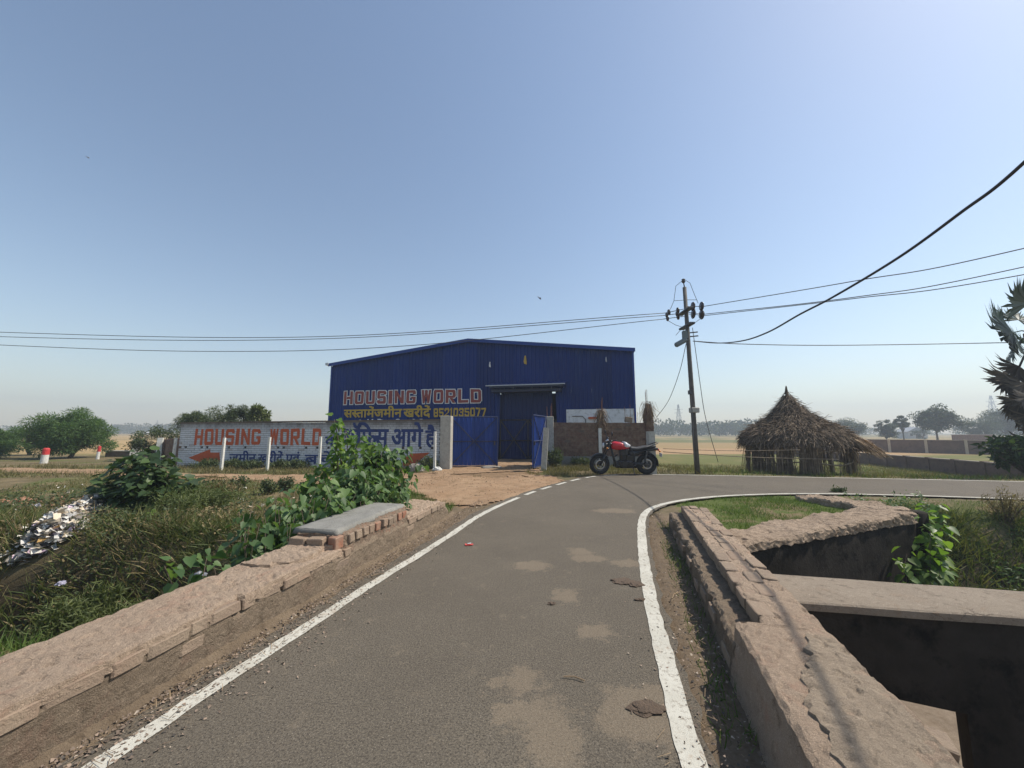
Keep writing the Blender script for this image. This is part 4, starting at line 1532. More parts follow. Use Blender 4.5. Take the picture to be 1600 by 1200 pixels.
def ragged_column(x, h, w, straw, seed):
    rnd = random.Random(seed)
    mb = MB()
    z = 0
    while z < h:
        s = 1 if z < h - .5 else max(.35, 1 - (z - h + .5) * 1.1)
        j = rnd.uniform(-.015, .015)
        mb.box((x - w / 2 * s + j, -.2 * s + j, z), (x + w / 2 * s + j, .16 * s, z + .075), bev=.006)
        z += .083
    c = mb.build('column', M['brick_brown'], bw)
    for k in range(4):
        a = rnd.uniform(0, 6.28)
        MB().tube([(x + .07 * math.cos(a), .07 * math.sin(a), h - .1), (x + .09 * math.cos(a), .09 * math.sin(a), h + rnd.uniform(.3, .65))], .009, 5).build('rebar', M['rust'], c)
    if straw:
        n = 260
        C = np.stack([x + RG.normal(0, .1, n), -.1 + RG.normal(0, .1, n), h - RG.random(n) * .75 + .15], -1)
        A = np.stack([RG.normal(0, .35, n) + np.sign(C[:, 0] - x) * .2, RG.normal(-.1, .3, n), -np.ones(n)], -1)
        me = scatter('straw_tuft', C, A, RG.normal(0, 1, (n, 3)), RG.uniform(.15, .5, n), .014, T_STRAW)
        kind(link('straw_tuft', me, M['straw'], c), 'stuff')


def strawmat(name, c1, c2, c3):
    t = NT(name)
    col = t.ramp(t.geo.outputs['Random Per Island'], [(0, c1), (.5, c2), (1, c3)])
    col = t.mix(t.ramp(t.noise(3.2, 4, .6), [(.45, 0.0), (.62, .75)]), col, c1)
    col = t.mix(t.ramp(t.noise(2.1, 4, .6, stretch=(1, 1, 2.5)), [(.55, 0.0), (.68, .5)]), col, c3)
    return t.done(col, .85, 0, .15)


M['straw'] = strawmat('dry_straw', (.10, .07, .045), (.24, .17, .105), (.38, .28, .17))
ragged_column(2.05, 2.35, .32, True, 3)
ragged_column(4.1, 2.65, .34, True, 5)
for k in range(9):
    x = 3.15 + k * .1 + random.uniform(-.03, .03)
    MB().tube([(x, 0, 1.75), (x + random.uniform(-.05, .05), 0, 1.9 + random.uniform(.3, .75))], .008, 5).build('rebar', M['rust'], bw)
brick(bw, (3.25, 0, 1.98), (.3, .25, .22), (0, .1, 0))
MB().box((2.35, 2.6, 1.85), (2.42, 2.7, 2.12)).box((2.0, 2.45, 2.1), (2.75, 2.6, 2.2)).build('red_bracket', M['let_orange'], bw)
# low side wall and low outer walls on the left
swl = thing('brick_wall', 'low weathered brown brick wall behind the lettered wall corner', 'wall', (-14.05, 16.75, -.1), math.atan2(3.6, -4.2))
brick_wall(swl, 5.5, 1.25, 1.1, .23, M['mortar_brown'], M['brick_brown'], .25, .08, .013, seed=19, broken=.02, jit=.008)
lwl = thing('low_wall', 'low dark retaining wall at the edge of the straw field', 'wall', (-24.5, 23.6, -.2), 0.02)
MB().box((0, -.15, -.2), (7.2, .15, .42), bev=.02).build('wall', M['mortar_brown'], lwl)
MB().box((-.05, -.2, .42), (7.25, .2, .5), bev=.02).build('coping', M['concrete_post'], lwl)

# ------------------------------------------------------------------ fence posts
def fence_post(px, py, w, htop_py, label, mat='white_post', lean=(0, 0), Y=None, rot=None):
    P = at(px, py, -.04)
    z1 = at(px, htop_py, Y=P.y).z
    g = tag(bpy.data.objects.new('fence_post', None), label, 'post', 'concrete fence posts around the site')
    H = z1 - P.z + .1
    me = MB()
    sec = []
    for k in range(6):
        u = k / 5
        s = w / 2 * (1.06 - .12 * u)
        j = mnoise.noise_vector(Vector((px, k, 0))) * .008
        sec.append([(-s + j.x, -s + j.y, H * u), (s + j.x, -s, H * u), (s, s + j.y, H * u), (-s, s, H * u)])
    me.loft(sec)
    m = me.mesh('fence_post')
    o = link('fence_post', m, M[mat])
    bpy.data.objects.remove(g)
    o.location = (P.x, P.y, P.z - .1)
    o.rotation_euler = (lean[0], lean[1], random.uniform(-.25, .25) if rot is None else rot)
    return tag(o, label, 'post', 'concrete fence posts around the site')


fence_post(208, 716, .30, 686, 'broad leaning concrete post in front of the straw field', lean=(0, .09), rot=.5)
fence_post(247, 721, .22, 684, 'broad upright concrete post beside the low brown brick wall', rot=.5)
fence_post(268, 730, .078, 684, 'thin white post just outside the left end of the lettered wall', lean=(0, .05))
fence_post(345, 738, .078, 684, 'thin white post standing before the S of HOUSING', lean=(0, .02))
fence_post(417, 736, .078, 683, 'thin white post standing before the W of WORLD', lean=(0, .01))
fence_post(498, 736, .078, 682, 'thin white post standing before the final D of WORLD')
fence_post(679, 736, .08, 674, 'very thin white post beside the plain grey gate pillar', lean=(0, -.01))
fence_post(849, 737, .20, 668, 'leaning grey concrete post holding the open gate leaf', 'concrete_post', lean=(0, .07))
fence_post(939, 733, .12, 669, 'pale post standing behind the motorcycle front wheel', 'white_post')
fence_post(1019, 742, .22, 674, 'stout grey post standing behind the motorcycle rear wheel', 'concrete_post', rot=.15)

for k, (px, py, top, r, lb) in enumerate(((68, 724, 700, .12, 'red and white guard stone before the larger feathery tree'), (152, 717, 697, .07, 'red and white guard stone at the end of the low retaining wall'))):
    P = at(px, py, -.05)
    zt = at(px, top, Y=P.y).z
    gs = thing('guard_stone', lb, 'guard stone', (P.x, P.y, P.z - .1), 0, 'red and white guard stones')
    H = zt - P.z + .1
    gs.rotation_euler = (0, .06, 0)
    MB().lathe([(r * 1.1, 0), (r, H * .62)], 14).build('white_shaft', M['white_post'], gs, False)
    MB().lathe([(r * 1.01, H * .62), (r * .98, H * .93), (r * .7, H)], 14).build('red_band', plain('red_paint', (.55, .03, .03), .7), gs, False)

# ------------------------------------------------------------------ motorcycle
M['tyre'] = plain('tyre_rubber', (.018, .018, .019), .85, 0, .2)
M['black_paint'] = plain('black_enamel', (.012, .012, .013), .3, 0, .5)
M['red_tank'] = plain('glossy_red_tank', (.50, .012, .022), .22, 0, .6, .03)
M['tank_white'] = plain('silver_white_tank_panel', (.62, .62, .64), .3)
M['chrome'] = plain('dull_chrome', (.55, .55, .56), .28, 1.0)
M['alloy'] = plain('grey_alloy', (.11, .11, .115), .45, .8)
M['seat'] = plain('black_seat_vinyl', (.02, .02, .023), .6)
M['lens'] = plain('headlamp_glass', (.6, .62, .65), .1)
M['amber'] = plain('amber_lens', (.6, .2, .02), .3)

f0, r0 = at(937, 741.5, 0), at(1011, 741.5, 0)
bs = (r0 - f0).length / 1.40
mc = thing('motorcycle', 'red and black roadster motorcycle parked on its side stand at the road edge', 'motorcycle', (r0.x, r0.y + .05, .0), math.pi)
mc.scale = (bs, bs, bs)
mc.rotation_euler = (R(-5), 0, math.pi + .03)


def wheel(x, Rr, tr, nsp):
    w = bpy.data.objects.new('wheel', None)
    w.location = (x, 0, Rr)
    w.parent = mc
    COL.objects.link(w)
    MB().torus(Rr - tr, tr, 36, 10, .95).build('tyre', M['tyre'], w, True)
    MB().torus(Rr - tr * 1.75, .022, 36, 8, 1.9).build('rim', M['alloy'], w, True)
    sp = MB()
    for k in range(nsp):
        a = 2 * math.pi * k / nsp
        for da in (-.1, .1):
            sp.tube([(.05 * math.cos(a), 0, .05 * math.sin(a)), ((Rr - tr * 1.8) * math.cos(a + da), 0, (Rr - tr * 1.8) * math.sin(a + da))], [.016, .010], 5)
    sp.tube([(0, -.08, 0), (0, .08, 0)], .045, 12)
    sp.build('spokes', M['alloy'], w)
    MB().torus(.125, .02, 24, 6, .15, Matrix.Translation((0, .075, 0))).build('brake_disc', M['chrome'], w, True)


wheel(0, .31, .072, 5)
wheel(1.40, .30, .062, 5)


def sup(rx, ry, cz, x, n=14, p=2.6, rz=None):
    rz = rz or rx
    out = []
    for k in range(n):
        a = 2 * math.pi * k / n
        ca_, sa_ = math.cos(a), math.sin(a)
        out.append((x, ry * math.copysign(abs(ca_) ** (2 / p), ca_), cz + rz * math.copysign(abs(sa_) ** (2 / p), sa_)))
    return out


MB().loft([sup(.02, .05, .80, .50, rz=.03), sup(.1, .11, .815, .56, rz=.06), sup(.1, .135, .83, .68, rz=.10), sup(.1, .145, .845, .82, rz=.125), sup(.1, .14, .855, .94, rz=.125), sup(.1, .115, .85, 1.03, rz=.10), sup(.1, .05, .84, 1.07, rz=.05)]).build('fuel_tank', M['red_tank'], mc, True)
MB().loft([sup(.02, .055, .855, .49, rz=.02), sup(.1, .118, .85, .55, rz=.062), sup(.1, .137, .866, .62, rz=.095), sup(.1, .142, .88, .69, rz=.105)]).build('tank_panel', M['tank_white'], mc, True)
MB().tube([(.86, 0, .965), (.86, 0, .985)], .035, 10).build('filler_cap', M['black_paint'], mc)
MB().loft([sup(.1, .06, .83, -.27, rz=.03), sup(.1, .115, .835, -.18, rz=.045), sup(.1, .13, .80, .08, rz=.05), sup(.1, .125, .755, .28, rz=.055), sup(.1, .11, .765, .46, rz=.06), sup(.1, .09, .80, .53, rz=.05)]).build('seat', M['seat'], mc, True)
MB().loft([sup(.1, .05, .755, -.34, rz=.03), sup(.1, .1, .75, -.2, rz=.05), sup(.1, .11, .70, .1, rz=.05), sup(.1, .12, .63, .3, rz=.10), sup(.1, .11, .62, .46, rz=.11), sup(.1, .08, .66, .55, rz=.06)]).build('side_cover', M['black_paint'], mc, True)
fr = MB()
for s in (-1, 1):
    fr.tube([(1.08, .03 * s, .86), (.98, .06 * s, .5), (.90, .10 * s, .27), (.5, .11 * s, .22), (.38, .11 * s, .33), (.40, .11 * s, .62), (.5, .09 * s, .76)], .02, 7)
    fr.tube([(.40, .11 * s, .62), (0.0, .11 * s, .74), (-.3, .08 * s, .78)], .016, 7)
    fr.tube([(.42, .11 * s, .33), (0, .12 * s, .31)], [.03, .024], 7)
    fr.tube([(.10, .135 * s, .33), (.04, .13 * s, .72)], .018, 7)
fr.build('frame', M['black_paint'], mc, True)
for s in (-1, 1):
    sh = MB().tube([(.10, .135 * s, .36), (.04, .135 * s, .70)], .016, 6)
    for k in range(9):
        u = k / 8
        sh.torus(.03, .009, 12, 5, 1, Matrix.Translation((.09 - .045 * u, .135 * s, .40 + .26 * u)) @ Matrix.Rotation(math.pi / 2, 4, 'X'))
    sh.build('shock_absorber', M['alloy'], mc, True)
en = MB().box((.42, -.13, .2), (.84, .13, .42), bev=.04)
for s in (-1, 1):
    en.tube([(.70, .12 * s, .32), (.70, .165 * s, .32)], .10, 16)
    en.tube([(.52, .12 * s, .31), (.52, .155 * s, .31)], .075, 16)
en.box((.36, -.1, .36), (.62, .1, .60), bev=.03).box((.80, -.09, .2), (.95, .09, .40), bev=.03)
en.build('engine', M['black_paint'], mc)
for k in range(8):
    MB().box((.60, -.11, .43 + k * .032), (.82, .11, .445 + k * .032), Matrix.Rotation(-.12, 4, 'Y') @ Matrix.Translation((.05, 0, .08)), bev=.004).build('cooling_fin', M['alloy'], mc)
MB().box((.63, -.085, .41), (.79, .085, .73), bev=.02).build('cylinder', M['black_paint'], mc)
MB().tube([(.84, -.06, .58), (.97, -.08, .48), (.96, -.12, .25), (.6, -.17, .18), (.2, -.19, .2), (-.28, -.2, .27)], [.022, .022, .025, .03, .05, .052], 9).build('exhaust', M['black_paint'], mc, True)
fk = MB()
for s in (-1, 1):
    fk.tube([(1.40, .095 * s, .30), (1.26, .095 * s, .60)], .03, 9)
    fk.tube([(1.27, .095 * s, .58), (1.09, .095 * s, .98)], .021, 9)
fk.box((1.06, -.12, .90), (1.16, .12, .93), bev=.008).box((1.13, -.12, .74), (1.22, .12, .77), bev=.008)
fk.build('front_fork', M['black_paint'], mc, True)
MB().tube([(1.20, .34, 1.02), (1.12, .33, 1.04), (1.10, .2, 1.02), (1.12, .08, .96), (1.12, -.08, .96), (1.10, -.2, 1.02), (1.12, -.33, 1.04)], .014, 8).build('handlebar', M['black_paint'], mc, True)
for s in (-1, 1):
    MB().tube([(1.05, .34 * s, 1.045), (1.03, .46 * s, 1.05)], .02, 8).tube([(1.10, .20 * s, 1.02), (1.03, .36 * s, 1.05)], .018, 8).build('grip', M['seat'], mc, True)
    mr = MB().tube([(1.1, .25 * s, 1.03), (1.12, .31 * s, 1.16), (1.13, .35 * s, 1.20)], .008, 6).build('mirror', M['black_paint'], mc)
    MB().lathe([(.03, -.012), (.065, -.008), (.065, .004), (.05, .012)], 14, Matrix.Translation((1.13, .37 * s, 1.23)) @ Matrix.Rotation(math.pi / 2, 4, 'Y')).build('mirror_head', M['black_paint'], mr, True)
    MB().lathe([(.02, -.02), (.032, 0), (.02, .03)], 10, Matrix.Translation((1.22, .19 * s, .80)) @ Matrix.Rotation(math.pi / 2, 4, 'Y')).build('indicator', M['amber'], mc, True)
    MB().lathe([(.02, -.02), (.03, 0), (.02, .03)], 10, Matrix.Translation((-.34, .15 * s, .70)) @ Matrix.Rotation(-math.pi / 2, 4, 'Y')).build('indicator', M['amber'], mc, True)
hl = MB().lathe([(.04, -.12), (.085, -.07), (.095, 0), (.092, .03)], 18, Matrix.Translation((1.25, 0, .855)) @ Matrix.Rotation(math.pi / 2, 4, 'Y')).build('headlamp', M['black_paint'], mc, True)
MB().lathe([(.088, 0), (.07, .022), (.02, .032)], 18, Matrix.Translation((1.281, 0, .855)) @ Matrix.Rotation(math.pi / 2, 4, 'Y')).build('headlamp_lens', M['lens'], hl, True)
MB().lathe([(.05, 0), (.055, .03), (.05, .05)], 14, Matrix.Translation((1.16, .0, .98)) @ Matrix.Rotation(.7, 4, 'Y')).build('instrument', M['chrome'], mc, True)


def fender(cx, cz, Rr, a0, a1, w, name, mat):
    rings = []
    for k in range(13):
        a = a0 + (a1 - a0) * k / 12
        rings.append([(cx + (Rr + dr) * math.cos(a), yy, cz + (Rr + dr) * math.sin(a)) for yy, dr in ((-w, -.03), (-w * .8, .0), (0, .012), (w * .8, 0), (w, -.03), (w * .78, -.012), (0, .002), (-w * .78, -.012))])
    return MB().loft(rings).build(name, mat, mc, True)


fender(1.40, .30, .325, R(38), R(140), .07, 'front_mudguard', M['black_paint'])
fender(0, .31, .345, R(60), R(192), .085, 'rear_mudguard', M['black_paint'])
MB().box((-.42, -.09, .52), (-.405, .09, .63), Matrix.Translation((-.02, 0, 0)), bev=.004).build('number_plate', M['tank_white'], mc)
MB().box((-.37, -.05, .70), (-.33, .05, .76), bev=.012).build('tail_lamp', M['red_tank'], mc)
for s in (-1, 1):
    MB().tube([(.1, .13 * s, .79), (-.12, .135 * s, .86), (-.3, .1 * s, .93), (-.34, .05 * s, .95)], .013, 7).build('grab_rail', M['black_paint'], mc, True)
    MB().tube([(.52, .12 * s, .27), (.5, .26 * s, .27)], .014, 7).build('footpeg', M['seat'], mc)
MB().tube([(.45, .11, .25), (.44, .20, .12), (.43, .245, .022)], .012, 7).box((.40, .225, .012), (.47, .27, .022)).build('side_stand', M['black_paint'], mc)
MB().box((-.02, .09, .30), (.45, .11, .36), bev=.01).build('chain_guard', M['alloy'], mc)

# ------------------------------------------------------------------ utility pole and wires
PB = at(1090, 740, -.03)
PT = at(1070, 449, Y=PB.y)
M['pole'] = mottled('weathered_pole_steel', (.075, .07, .066), (.13, .12, .11), 6, .8, .3, 40)
M['wire'] = plain('aluminium_wire', (.09, .09, .095), .6, .3)
M['cable'] = plain('black_cable', (.025, .025, .028), .6)
M['porcelain'] = plain('dark_porcelain', (.045, .03, .028), .25)
M['box_grey'] = plain('grey_metal_box', (.16, .19, .2), .6)
up_ = thing('utility_pole', 'leaning slim utility pole with black insulators beside the road', 'utility pole', (PB.x, PB.y, -.1))
pl = lambda px, py, dy=0.0: Vector(at(px, py, Y=PB.y + dy)) - Vector((PB.x, PB.y, -.1))
p_b, p_t = Vector((0, 0, -.3)), pl(1069.5, 449)
MB().tube([p_b, p_b.lerp(p_t, .5), p_t], [.09, .078, .066], 10).build('shaft', M['pole'], up_, True)
MB().tube([p_t, pl(1068, 441)], .02, 6).lathe([(.04, 0), (.075, .05), (.05, .09), (.07, .13), (.02, .16)], 12, Matrix.Translation(pl(1068, 442))).build('pin_insulator', M['porcelain'], up_, True)


def disc_string(a, b, nd, r):
    mb = MB()
    a, b = Vector(a), Vector(b)
    d = (b - a).normalized()
    q = d.to_track_quat('Z', 'Y').to_matrix().to_4x4()
    L = (b - a).length
    mb.tube([a, b], .012, 6)
    for k in range(nd):
        c = a.lerp(b, .32 + .5 * k / max(1, nd - 1) if nd > 1 else .5)
        mb.lathe([(.03, -.03), (r, -.015), (r * .95, .015), (.035, .035)], 14, Matrix.Translation(c) @ q)
    return mb.build('strain_insulator', M['porcelain'], up_, True)


ends = {}
for k, (a, b, dy) in enumerate((((1068, 483), (1040, 489), -.3), ((1068, 489), (1036, 493), .1), ((1070, 494), (1037, 498.5), .45))):
    disc_string(pl(*a, dy), pl(*b, dy), 2, .105)
    ends['l%d' % k] = at(*b, Y=PB.y + dy)
for k, (a, b, dy) in enumerate((((1074, 479), (1101, 478.5), -.2), ((1075, 488), (1100, 491), .1), ((1075, 490.5), (1102, 493), .35))):
    disc_string(pl(*a, dy), pl(*b, dy), 2, .165)
    ends['r%d' % k] = at(*b, Y=PB.y + dy)
for py in (486, 509):
    c = pl(1071.5 if py < 500 else 1074, py)
    MB().box((c.x - .1, c.y - .4, c.z - .035), (c.x + .1, c.y + .5, c.z + .035), bev=.01).build('cross_arm', M['steel_dark'], up_)
c = pl(1064, 535)
MB().box((-.24, -.1, -.09), (.24, .1, .09), Matrix.Translation(c) @ Matrix.Rotation(-.5, 4, 'Y'), bev=.05).build('street_lamp_head', M['box_grey'], up_)
c = pl(1070, 523)
MB().box((-.08, -.07, -.14), (.08, .07, .14), Matrix.Translation(c), bev=.01).build('fuse_box', M['box_grey'], up_)
c = pl(1084, 641)
MB().box((-.14, -.16, -.09), (.14, .1, .09), Matrix.Translation(c), bev=.02).build('junction_box', M['concrete_post'], up_)
for py, w in ((520, .2), (526, .22)):
    c = pl(1080, py)
    MB().tube([c + Vector((-.05, 0, 0)), c + Vector((w, -.08, .01))], .022, 6).build('bracket', M['steel_dark'], up_)
for pts in ([(1068, 437), (1056, 447), (1053, 470), (1048, 482), (1044, 489)], [(1068, 436), (1078, 442), (1085, 460), (1091, 474)], [(1042, 500), (1056, 508), (1070, 512), (1085, 505), (1097, 496)], [(1053, 470), (1075, 468.5), (1089, 468.5)], [(1056, 524), (1063, 516), (1072, 512)]):
    MB().tube([pl(*p, -.25) for p in pts], .009, 5, False).build('jumper_wire', M['wire'], up_)


def wire(name, label, cat, pts, r, mat, grp=None, n=14):
    P = [Vector(p) for p in pts]
    if len(P) > 2:
        Q = [P[0] * 2 - P[1]] + P + [P[-1] * 2 - P[-2]]
        S = []
        for i in range(1, len(Q) - 2):
            a, b, c_, d = Q[i - 1:i + 3]
            for k in range(n):
                u = k / n
                S.append(.5 * ((2 * b) + (c_ - a) * u + (2 * a - 5 * b + 4 * c_ - d) * u * u + (3 * b - a - 3 * c_ + d) * u ** 3))
        S.append(P[-1])
    else:
        S = P
    o = MB().tube(S, r, 6).build(name, mat, None, True)
    tag(o, label, cat, grp)
    return o


for k, (xs, lb) in enumerate((([(500, 526), (0, 519)], 'uppermost thin wire running from the utility pole over the lettered wall'), ([(500, 529.5), (0, 526)], 'middle thin wire running from the utility pole over the lettered wall'), ([(640, 540), (330, 549), (0, 539)], 'lowest sagging thin wire running from the utility pole over the lettered wall'))):
    pts = [ends['l%d' % k]]
    for (px, py) in xs:
        yy = PB.y + (1045 - px) / 1045 * 1.8
        pts.append(at(px, py, Y=yy))
    pts.append(pts[-1] + Vector((-14, 1.0, .9)))
    wire('overhead_wire', lb, 'wire', pts, .012, M['wire'], 'overhead wires left of the pole')
for k, (mid, end, lb) in enumerate((((1330, 440), (1600, 388), 'uppermost thin wire running from the pole along the side road'), ((1330, 465), (1600, 417), 'middle thin wire running from the pole along the side road'), ((1330, 467), (1600, 429), 'lowest thin wire running from the pole along the side road'))):
    e = at(*end, z=5.35 - .12 * k)
    m_ = (e + ends['r%d' % k]) / 2
    mm = at(*mid, Y=ends['r%d' % k].y + (e.y - ends['r%d' % k].y) * .62)
    wire('overhead_wire', lb, 'wire', [ends['r%d' % k], mm, e, e + (e - mm) * 3 + Vector((0, 0, .8))], .012, M['wire'], 'overhead wires right of the pole')
S0 = at(1083, 533, Y=PB.y - .1)
Epl = Vector((4.4, 3.03, 0))
c_ang = math.atan2(Epl.y - S0.y, Epl.x - S0.x)
pts = [S0]
for px, py in ((1120, 536), (1160, 532.5), (1200, 519), (1250, 491), (1300, 465), (1400, 405), (1500, 333), (1600, 254)):
    u, z = on_plane(px, py, (S0.x, S0.y), c_ang)
    pts.append(Vector((S0.x + u * math.cos(c_ang), S0.y + u * math.sin(c_ang), z)))
d = pts[-1] - pts[-2]
pts.append(pts[-1] + d * 2.2 + Vector((0, 0, .25)))
pts.append(pts[-1] + d * 3 + Vector((0, 0, .5)))
wire('twisted_cable', 'thick black twisted cable dipping from the pole and rising over the canal', 'cable', pts, .0155, M['cable'])
hp = [at(1084, 533, Y=PB.y + .1), at(1160, 537.5, Y=PB.y), at(1300, 539.5, Y=PB.y - .2), at(1540, 536, Y=PB.y - .4), at(1700, 531, Y=PB.y - .6), at(2400, 500, Y=PB.y - 1)]
wire('power_cable', 'level black cable running from the pole towards the fan palm', 'cable', hp, .014, M['cable'])
wire('service_wire', 'thin service wire dropping from the pole to the broken brick column', 'wire', [at(1072, 537, Y=PB.y), at(1062, 580, Y=14.2), at(1045, 625, Y=15.4), at(1026, 652, Y=16.6)], .011, M['wire'])
wire('stay_wire', 'stay wire slanting down from the pole into the grass', 'wire', [at(1082, 512, Y=PB.y), at(1094, 600, Y=13.9), at(1103, 655, Y=14.3), at(1122, 722, Y=15.0)], .011, M['wire'])
MB().tube([pl(1079, 610, -.15), pl(1082, 650, -.15), pl(1085, 720, -.15)], .012, 5).box(tuple(pl(1077, 616, -.2)), tuple(pl(1077, 616, -.2) + Vector((.1, .1, .14)))).build('down_wire', M['wire'], up_)

# ------------------------------------------------------------------ bamboo and rope fence to the hut
for k, (a, b, r, lb) in enumerate((((1036, 701), (1250, 703), .009, 'upper thin rope rail stretched between the pole and the thatched hut'), ((1036, 706), (1310, 718), .013, 'lower bamboo rail stretched between the pole and the thatched hut'))):
    pa_, pb_ = at(*a, Y=13.9), at(*b, Y=12.75)
    pm = (pa_ + pb_) / 2 + Vector((0, 0, -.05))
    wire('fence_rail', lb, 'fence rail', [pa_, pm, pb_], r, M['wood'])

# ------------------------------------------------------------------ thatched hut
HY = 14.7
hc = at(1247, 744, Y=HY)
hzz = hz(hc.x, HY) - .02
hut = thing('thatched_hut', 'round straw hut with conical thatch and a ragged side flap', 'hut', (hc.x, HY, hzz))
s_ = HY / 600 * 1.0
prof_px = [(612, 0.5), (622, 8), (632, 17), (645, 28), (655, 42), (663, 56), (670, 70), (678, 82), (686, 88), (694, 90)]
prof = [(r * s_ * .82, at(1250, y, Y=HY).z - hzz) for y, r in prof_px]
apx = -.16
M['thatch_core'] = mottled('dark_thatch', (.05, .038, .028), (.10, .075, .055), 9, .95, .6, 40)
M['thatch'] = strawmat('grey_brown_thatch', (.085, .064, .046), (.165, .122, .086), (.33, .25, .17))
M['thatch_pale_sunlit'] = strawmat('sunlit_pale_reed', (.17, .115, .07), (.34, .24, .15), (.52, .40, .27))  # pale straw, brightened so sunlight on the side flap sits in the colour
n_ = 40
vs, fs = [], []
for i, (r, z) in enumerate(prof):
    for k in range(n_):
        a = 2 * math.pi * k / n_
        j = 1 + .05 * mnoise.noise(Vector((math.cos(a) * 2, math.sin(a) * 2, z * 2)))
        vs.append((apx * max(0, 1 - r / 1.4) + r * .97 * j * math.cos(a), r * .97 * j * math.sin(a), z - .05))
for i in range(len(prof) - 1):
    for k in range(n_):
        fs.append((i * n_ + k, i * n_ + (k + 1) % n_, (i + 1) * n_ + (k + 1) % n_, (i + 1) * n_ + k))
roof = MB().add(vs, fs).build('thatch_roof', M['thatch_core'], hut, True)


def cone_straws(n, lo, hi, ln, wd, lift, seed):
    g = np.random.default_rng(seed)
    pr = np.array(prof)
    cum = np.concatenate([[0], np.cumsum(np.hypot(np.diff(pr[:, 0]), np.diff(pr[:, 1])))])
    u = (lo + (hi - lo) * np.sqrt(g.random(n))) * cum[-1]
    layer = np.floor(u / .17) * .17
    u = np.minimum(layer + g.random(n) * .09, cum[-1])
    r, z = np.interp(u, cum, pr[:, 0]), np.interp(u, cum, pr[:, 1])
    r2, z2 = np.interp(u + .1, cum, pr[:, 0]), np.interp(u + .1, cum, pr[:, 1])
    a = g.random(n) * 2 * math.pi
    dr, dz = r2 - r, z2 - z
    ln2 = np.maximum(np.hypot(dr, dz), 1e-4)
    dr, dz = np.where(ln2 < 2e-4, .5, dr / ln2), np.where(ln2 < 2e-4, -.8, dz / ln2)
    C = np.stack([apx * np.maximum(0, 1 - r / 1.4) + r * np.cos(a), r * np.sin(a), z + lift * g.random(n)], -1)
    A = np.stack([dr * np.cos(a), dr * np.sin(a), dz], -1) + g.normal(0, .33, (n, 3)) + np.array([0, 0, .06])
    N = np.stack([np.cos(a), np.sin(a), np.full(n, .6)], -1) + g.normal(0, .4, (n, 3))
    return scatter('thatch', C, A, N, g.uniform(*ln, n), wd, T_STRAW)


kind(link('thatch_straw', cone_straws(9000, .0, .98, (.14, .38), .016, .05, 5), M['thatch'], hut), 'stuff')
me = cone_straws(1100, .75, 1.0, (.2, .42), .02, .03, 6)
kind(link('eave_straw', me, M['thatch'], hut), 'stuff')
MB().tube([(apx, 0, prof[0][1] - .1), (apx + .01, 0, prof[0][1] + .22)], [.07, .02], 7).build('peak_tuft', M['thatch_core'], hut)
eave_z = prof[-1][1]
rw = 1.58
for k in range(11):
    a = 2 * math.pi * k / 11 + .2
    MB().tube([(rw * math.cos(a), rw * math.sin(a), -.3), ((rw - .1) * math.cos(a), (rw - .1) * math.sin(a), eave_z + .25)], [.045, .035], 7).build('post', M['wood'], hut, True)
for zz, rr in ((.62, 1.63), (1.0, 1.63)):
    P = [(rr * math.cos(a), rr * math.sin(a), zz + .05 * math.sin(a * 5 + zz * 9)) for a in np.linspace(-math.pi * 1.02, .06, 15)]
    MB().tube(P, .024, 6).build('rail', M['wood'], hut, True)
# hanging straw bundles forming the ragged walls
g = np.random.default_rng(8)


def bundle(a0, a1, n, ztop, zlow, mat, spread=.05, rr=rw, w=.022):
    a = g.uniform(a0, a1, n)
    r = rr + g.normal(0, spread, n)
    zt = ztop + g.normal(0, .08, n)
    C = np.stack([r * np.cos(a), r * np.sin(a), zt], -1)
    A = np.stack([g.normal(0, .07, n) + .03 * np.cos(a), g.normal(0, .07, n), -np.ones(n)], -1)
    L = np.maximum(zt - zlow + g.normal(0, .16, n), .2)
    N = np.stack([np.cos(a), np.sin(a), np.zeros(n)], -1) + g.normal(0, .5, (n, 3))
    kind(link('straw_bundle', scatter('straw_bundle', C, A, N, L, g.uniform(.5, 1.4, n) * w, T_STRAW), mat, hut), 'stuff')


dg = lambda q: R(q)
for a0, a1, n, zl, m_ in ((-178, -152, 190, .02, 'thatch'), (-145, -128, 150, .02, 'thatch'), (-123, -102, 230, .02, 'thatch'), (-99, -52, 40, .95, 'thatch'), (-97, -55, 9, .15, 'thatch'), (-52, -32, 170, .0, 'thatch_pale_sunlit'), (-28, -8, 120, .02, 'thatch_pale_sunlit'), (15, 40, 50, .1, 'thatch'), (132, 146, 36, .05, 'thatch'), (162, 176, 50, .05, 'thatch')):
    bundle(dg(a0), dg(a1), n, eave_z + .12, zl, M[m_])
# dangling ends below the eave and the flap of reeds on the right, sunlit paleness in its colour
bundle(dg(-175), dg(-30), 200, eave_z + .2, eave_z - .12, M['thatch'], .1, rw + .03)
bundle(dg(-150), dg(-40), 70, eave_z + .2, eave_z - .2, M['thatch_pale_sunlit'], .1, rw + .05)
n = 2200
a = g.uniform(dg(-66), dg(28), n)
u = g.random(n)
r = 1.0 + u * 1.0
C = np.stack([r * np.cos(a), r * np.sin(a) - .1, eave_z + .42 - .30 * u ** 1.4 + g.normal(0, .04, n)], -1)
A = np.stack([np.cos(a) * .75 + .4, np.sin(a) * .5 - .2, -.45 - .75 * u], -1) + g.normal(0, .16, (n, 3))
kind(link('reed_flap', scatter('reed_flap', C, A, g.normal(0, .5, (n, 3)) + np.array([.3, -.3, 1]), g.uniform(.3, .8, n), g.uniform(.012, .028, n), T_STRAW), M['thatch_pale_sunlit'], hut), 'stuff')

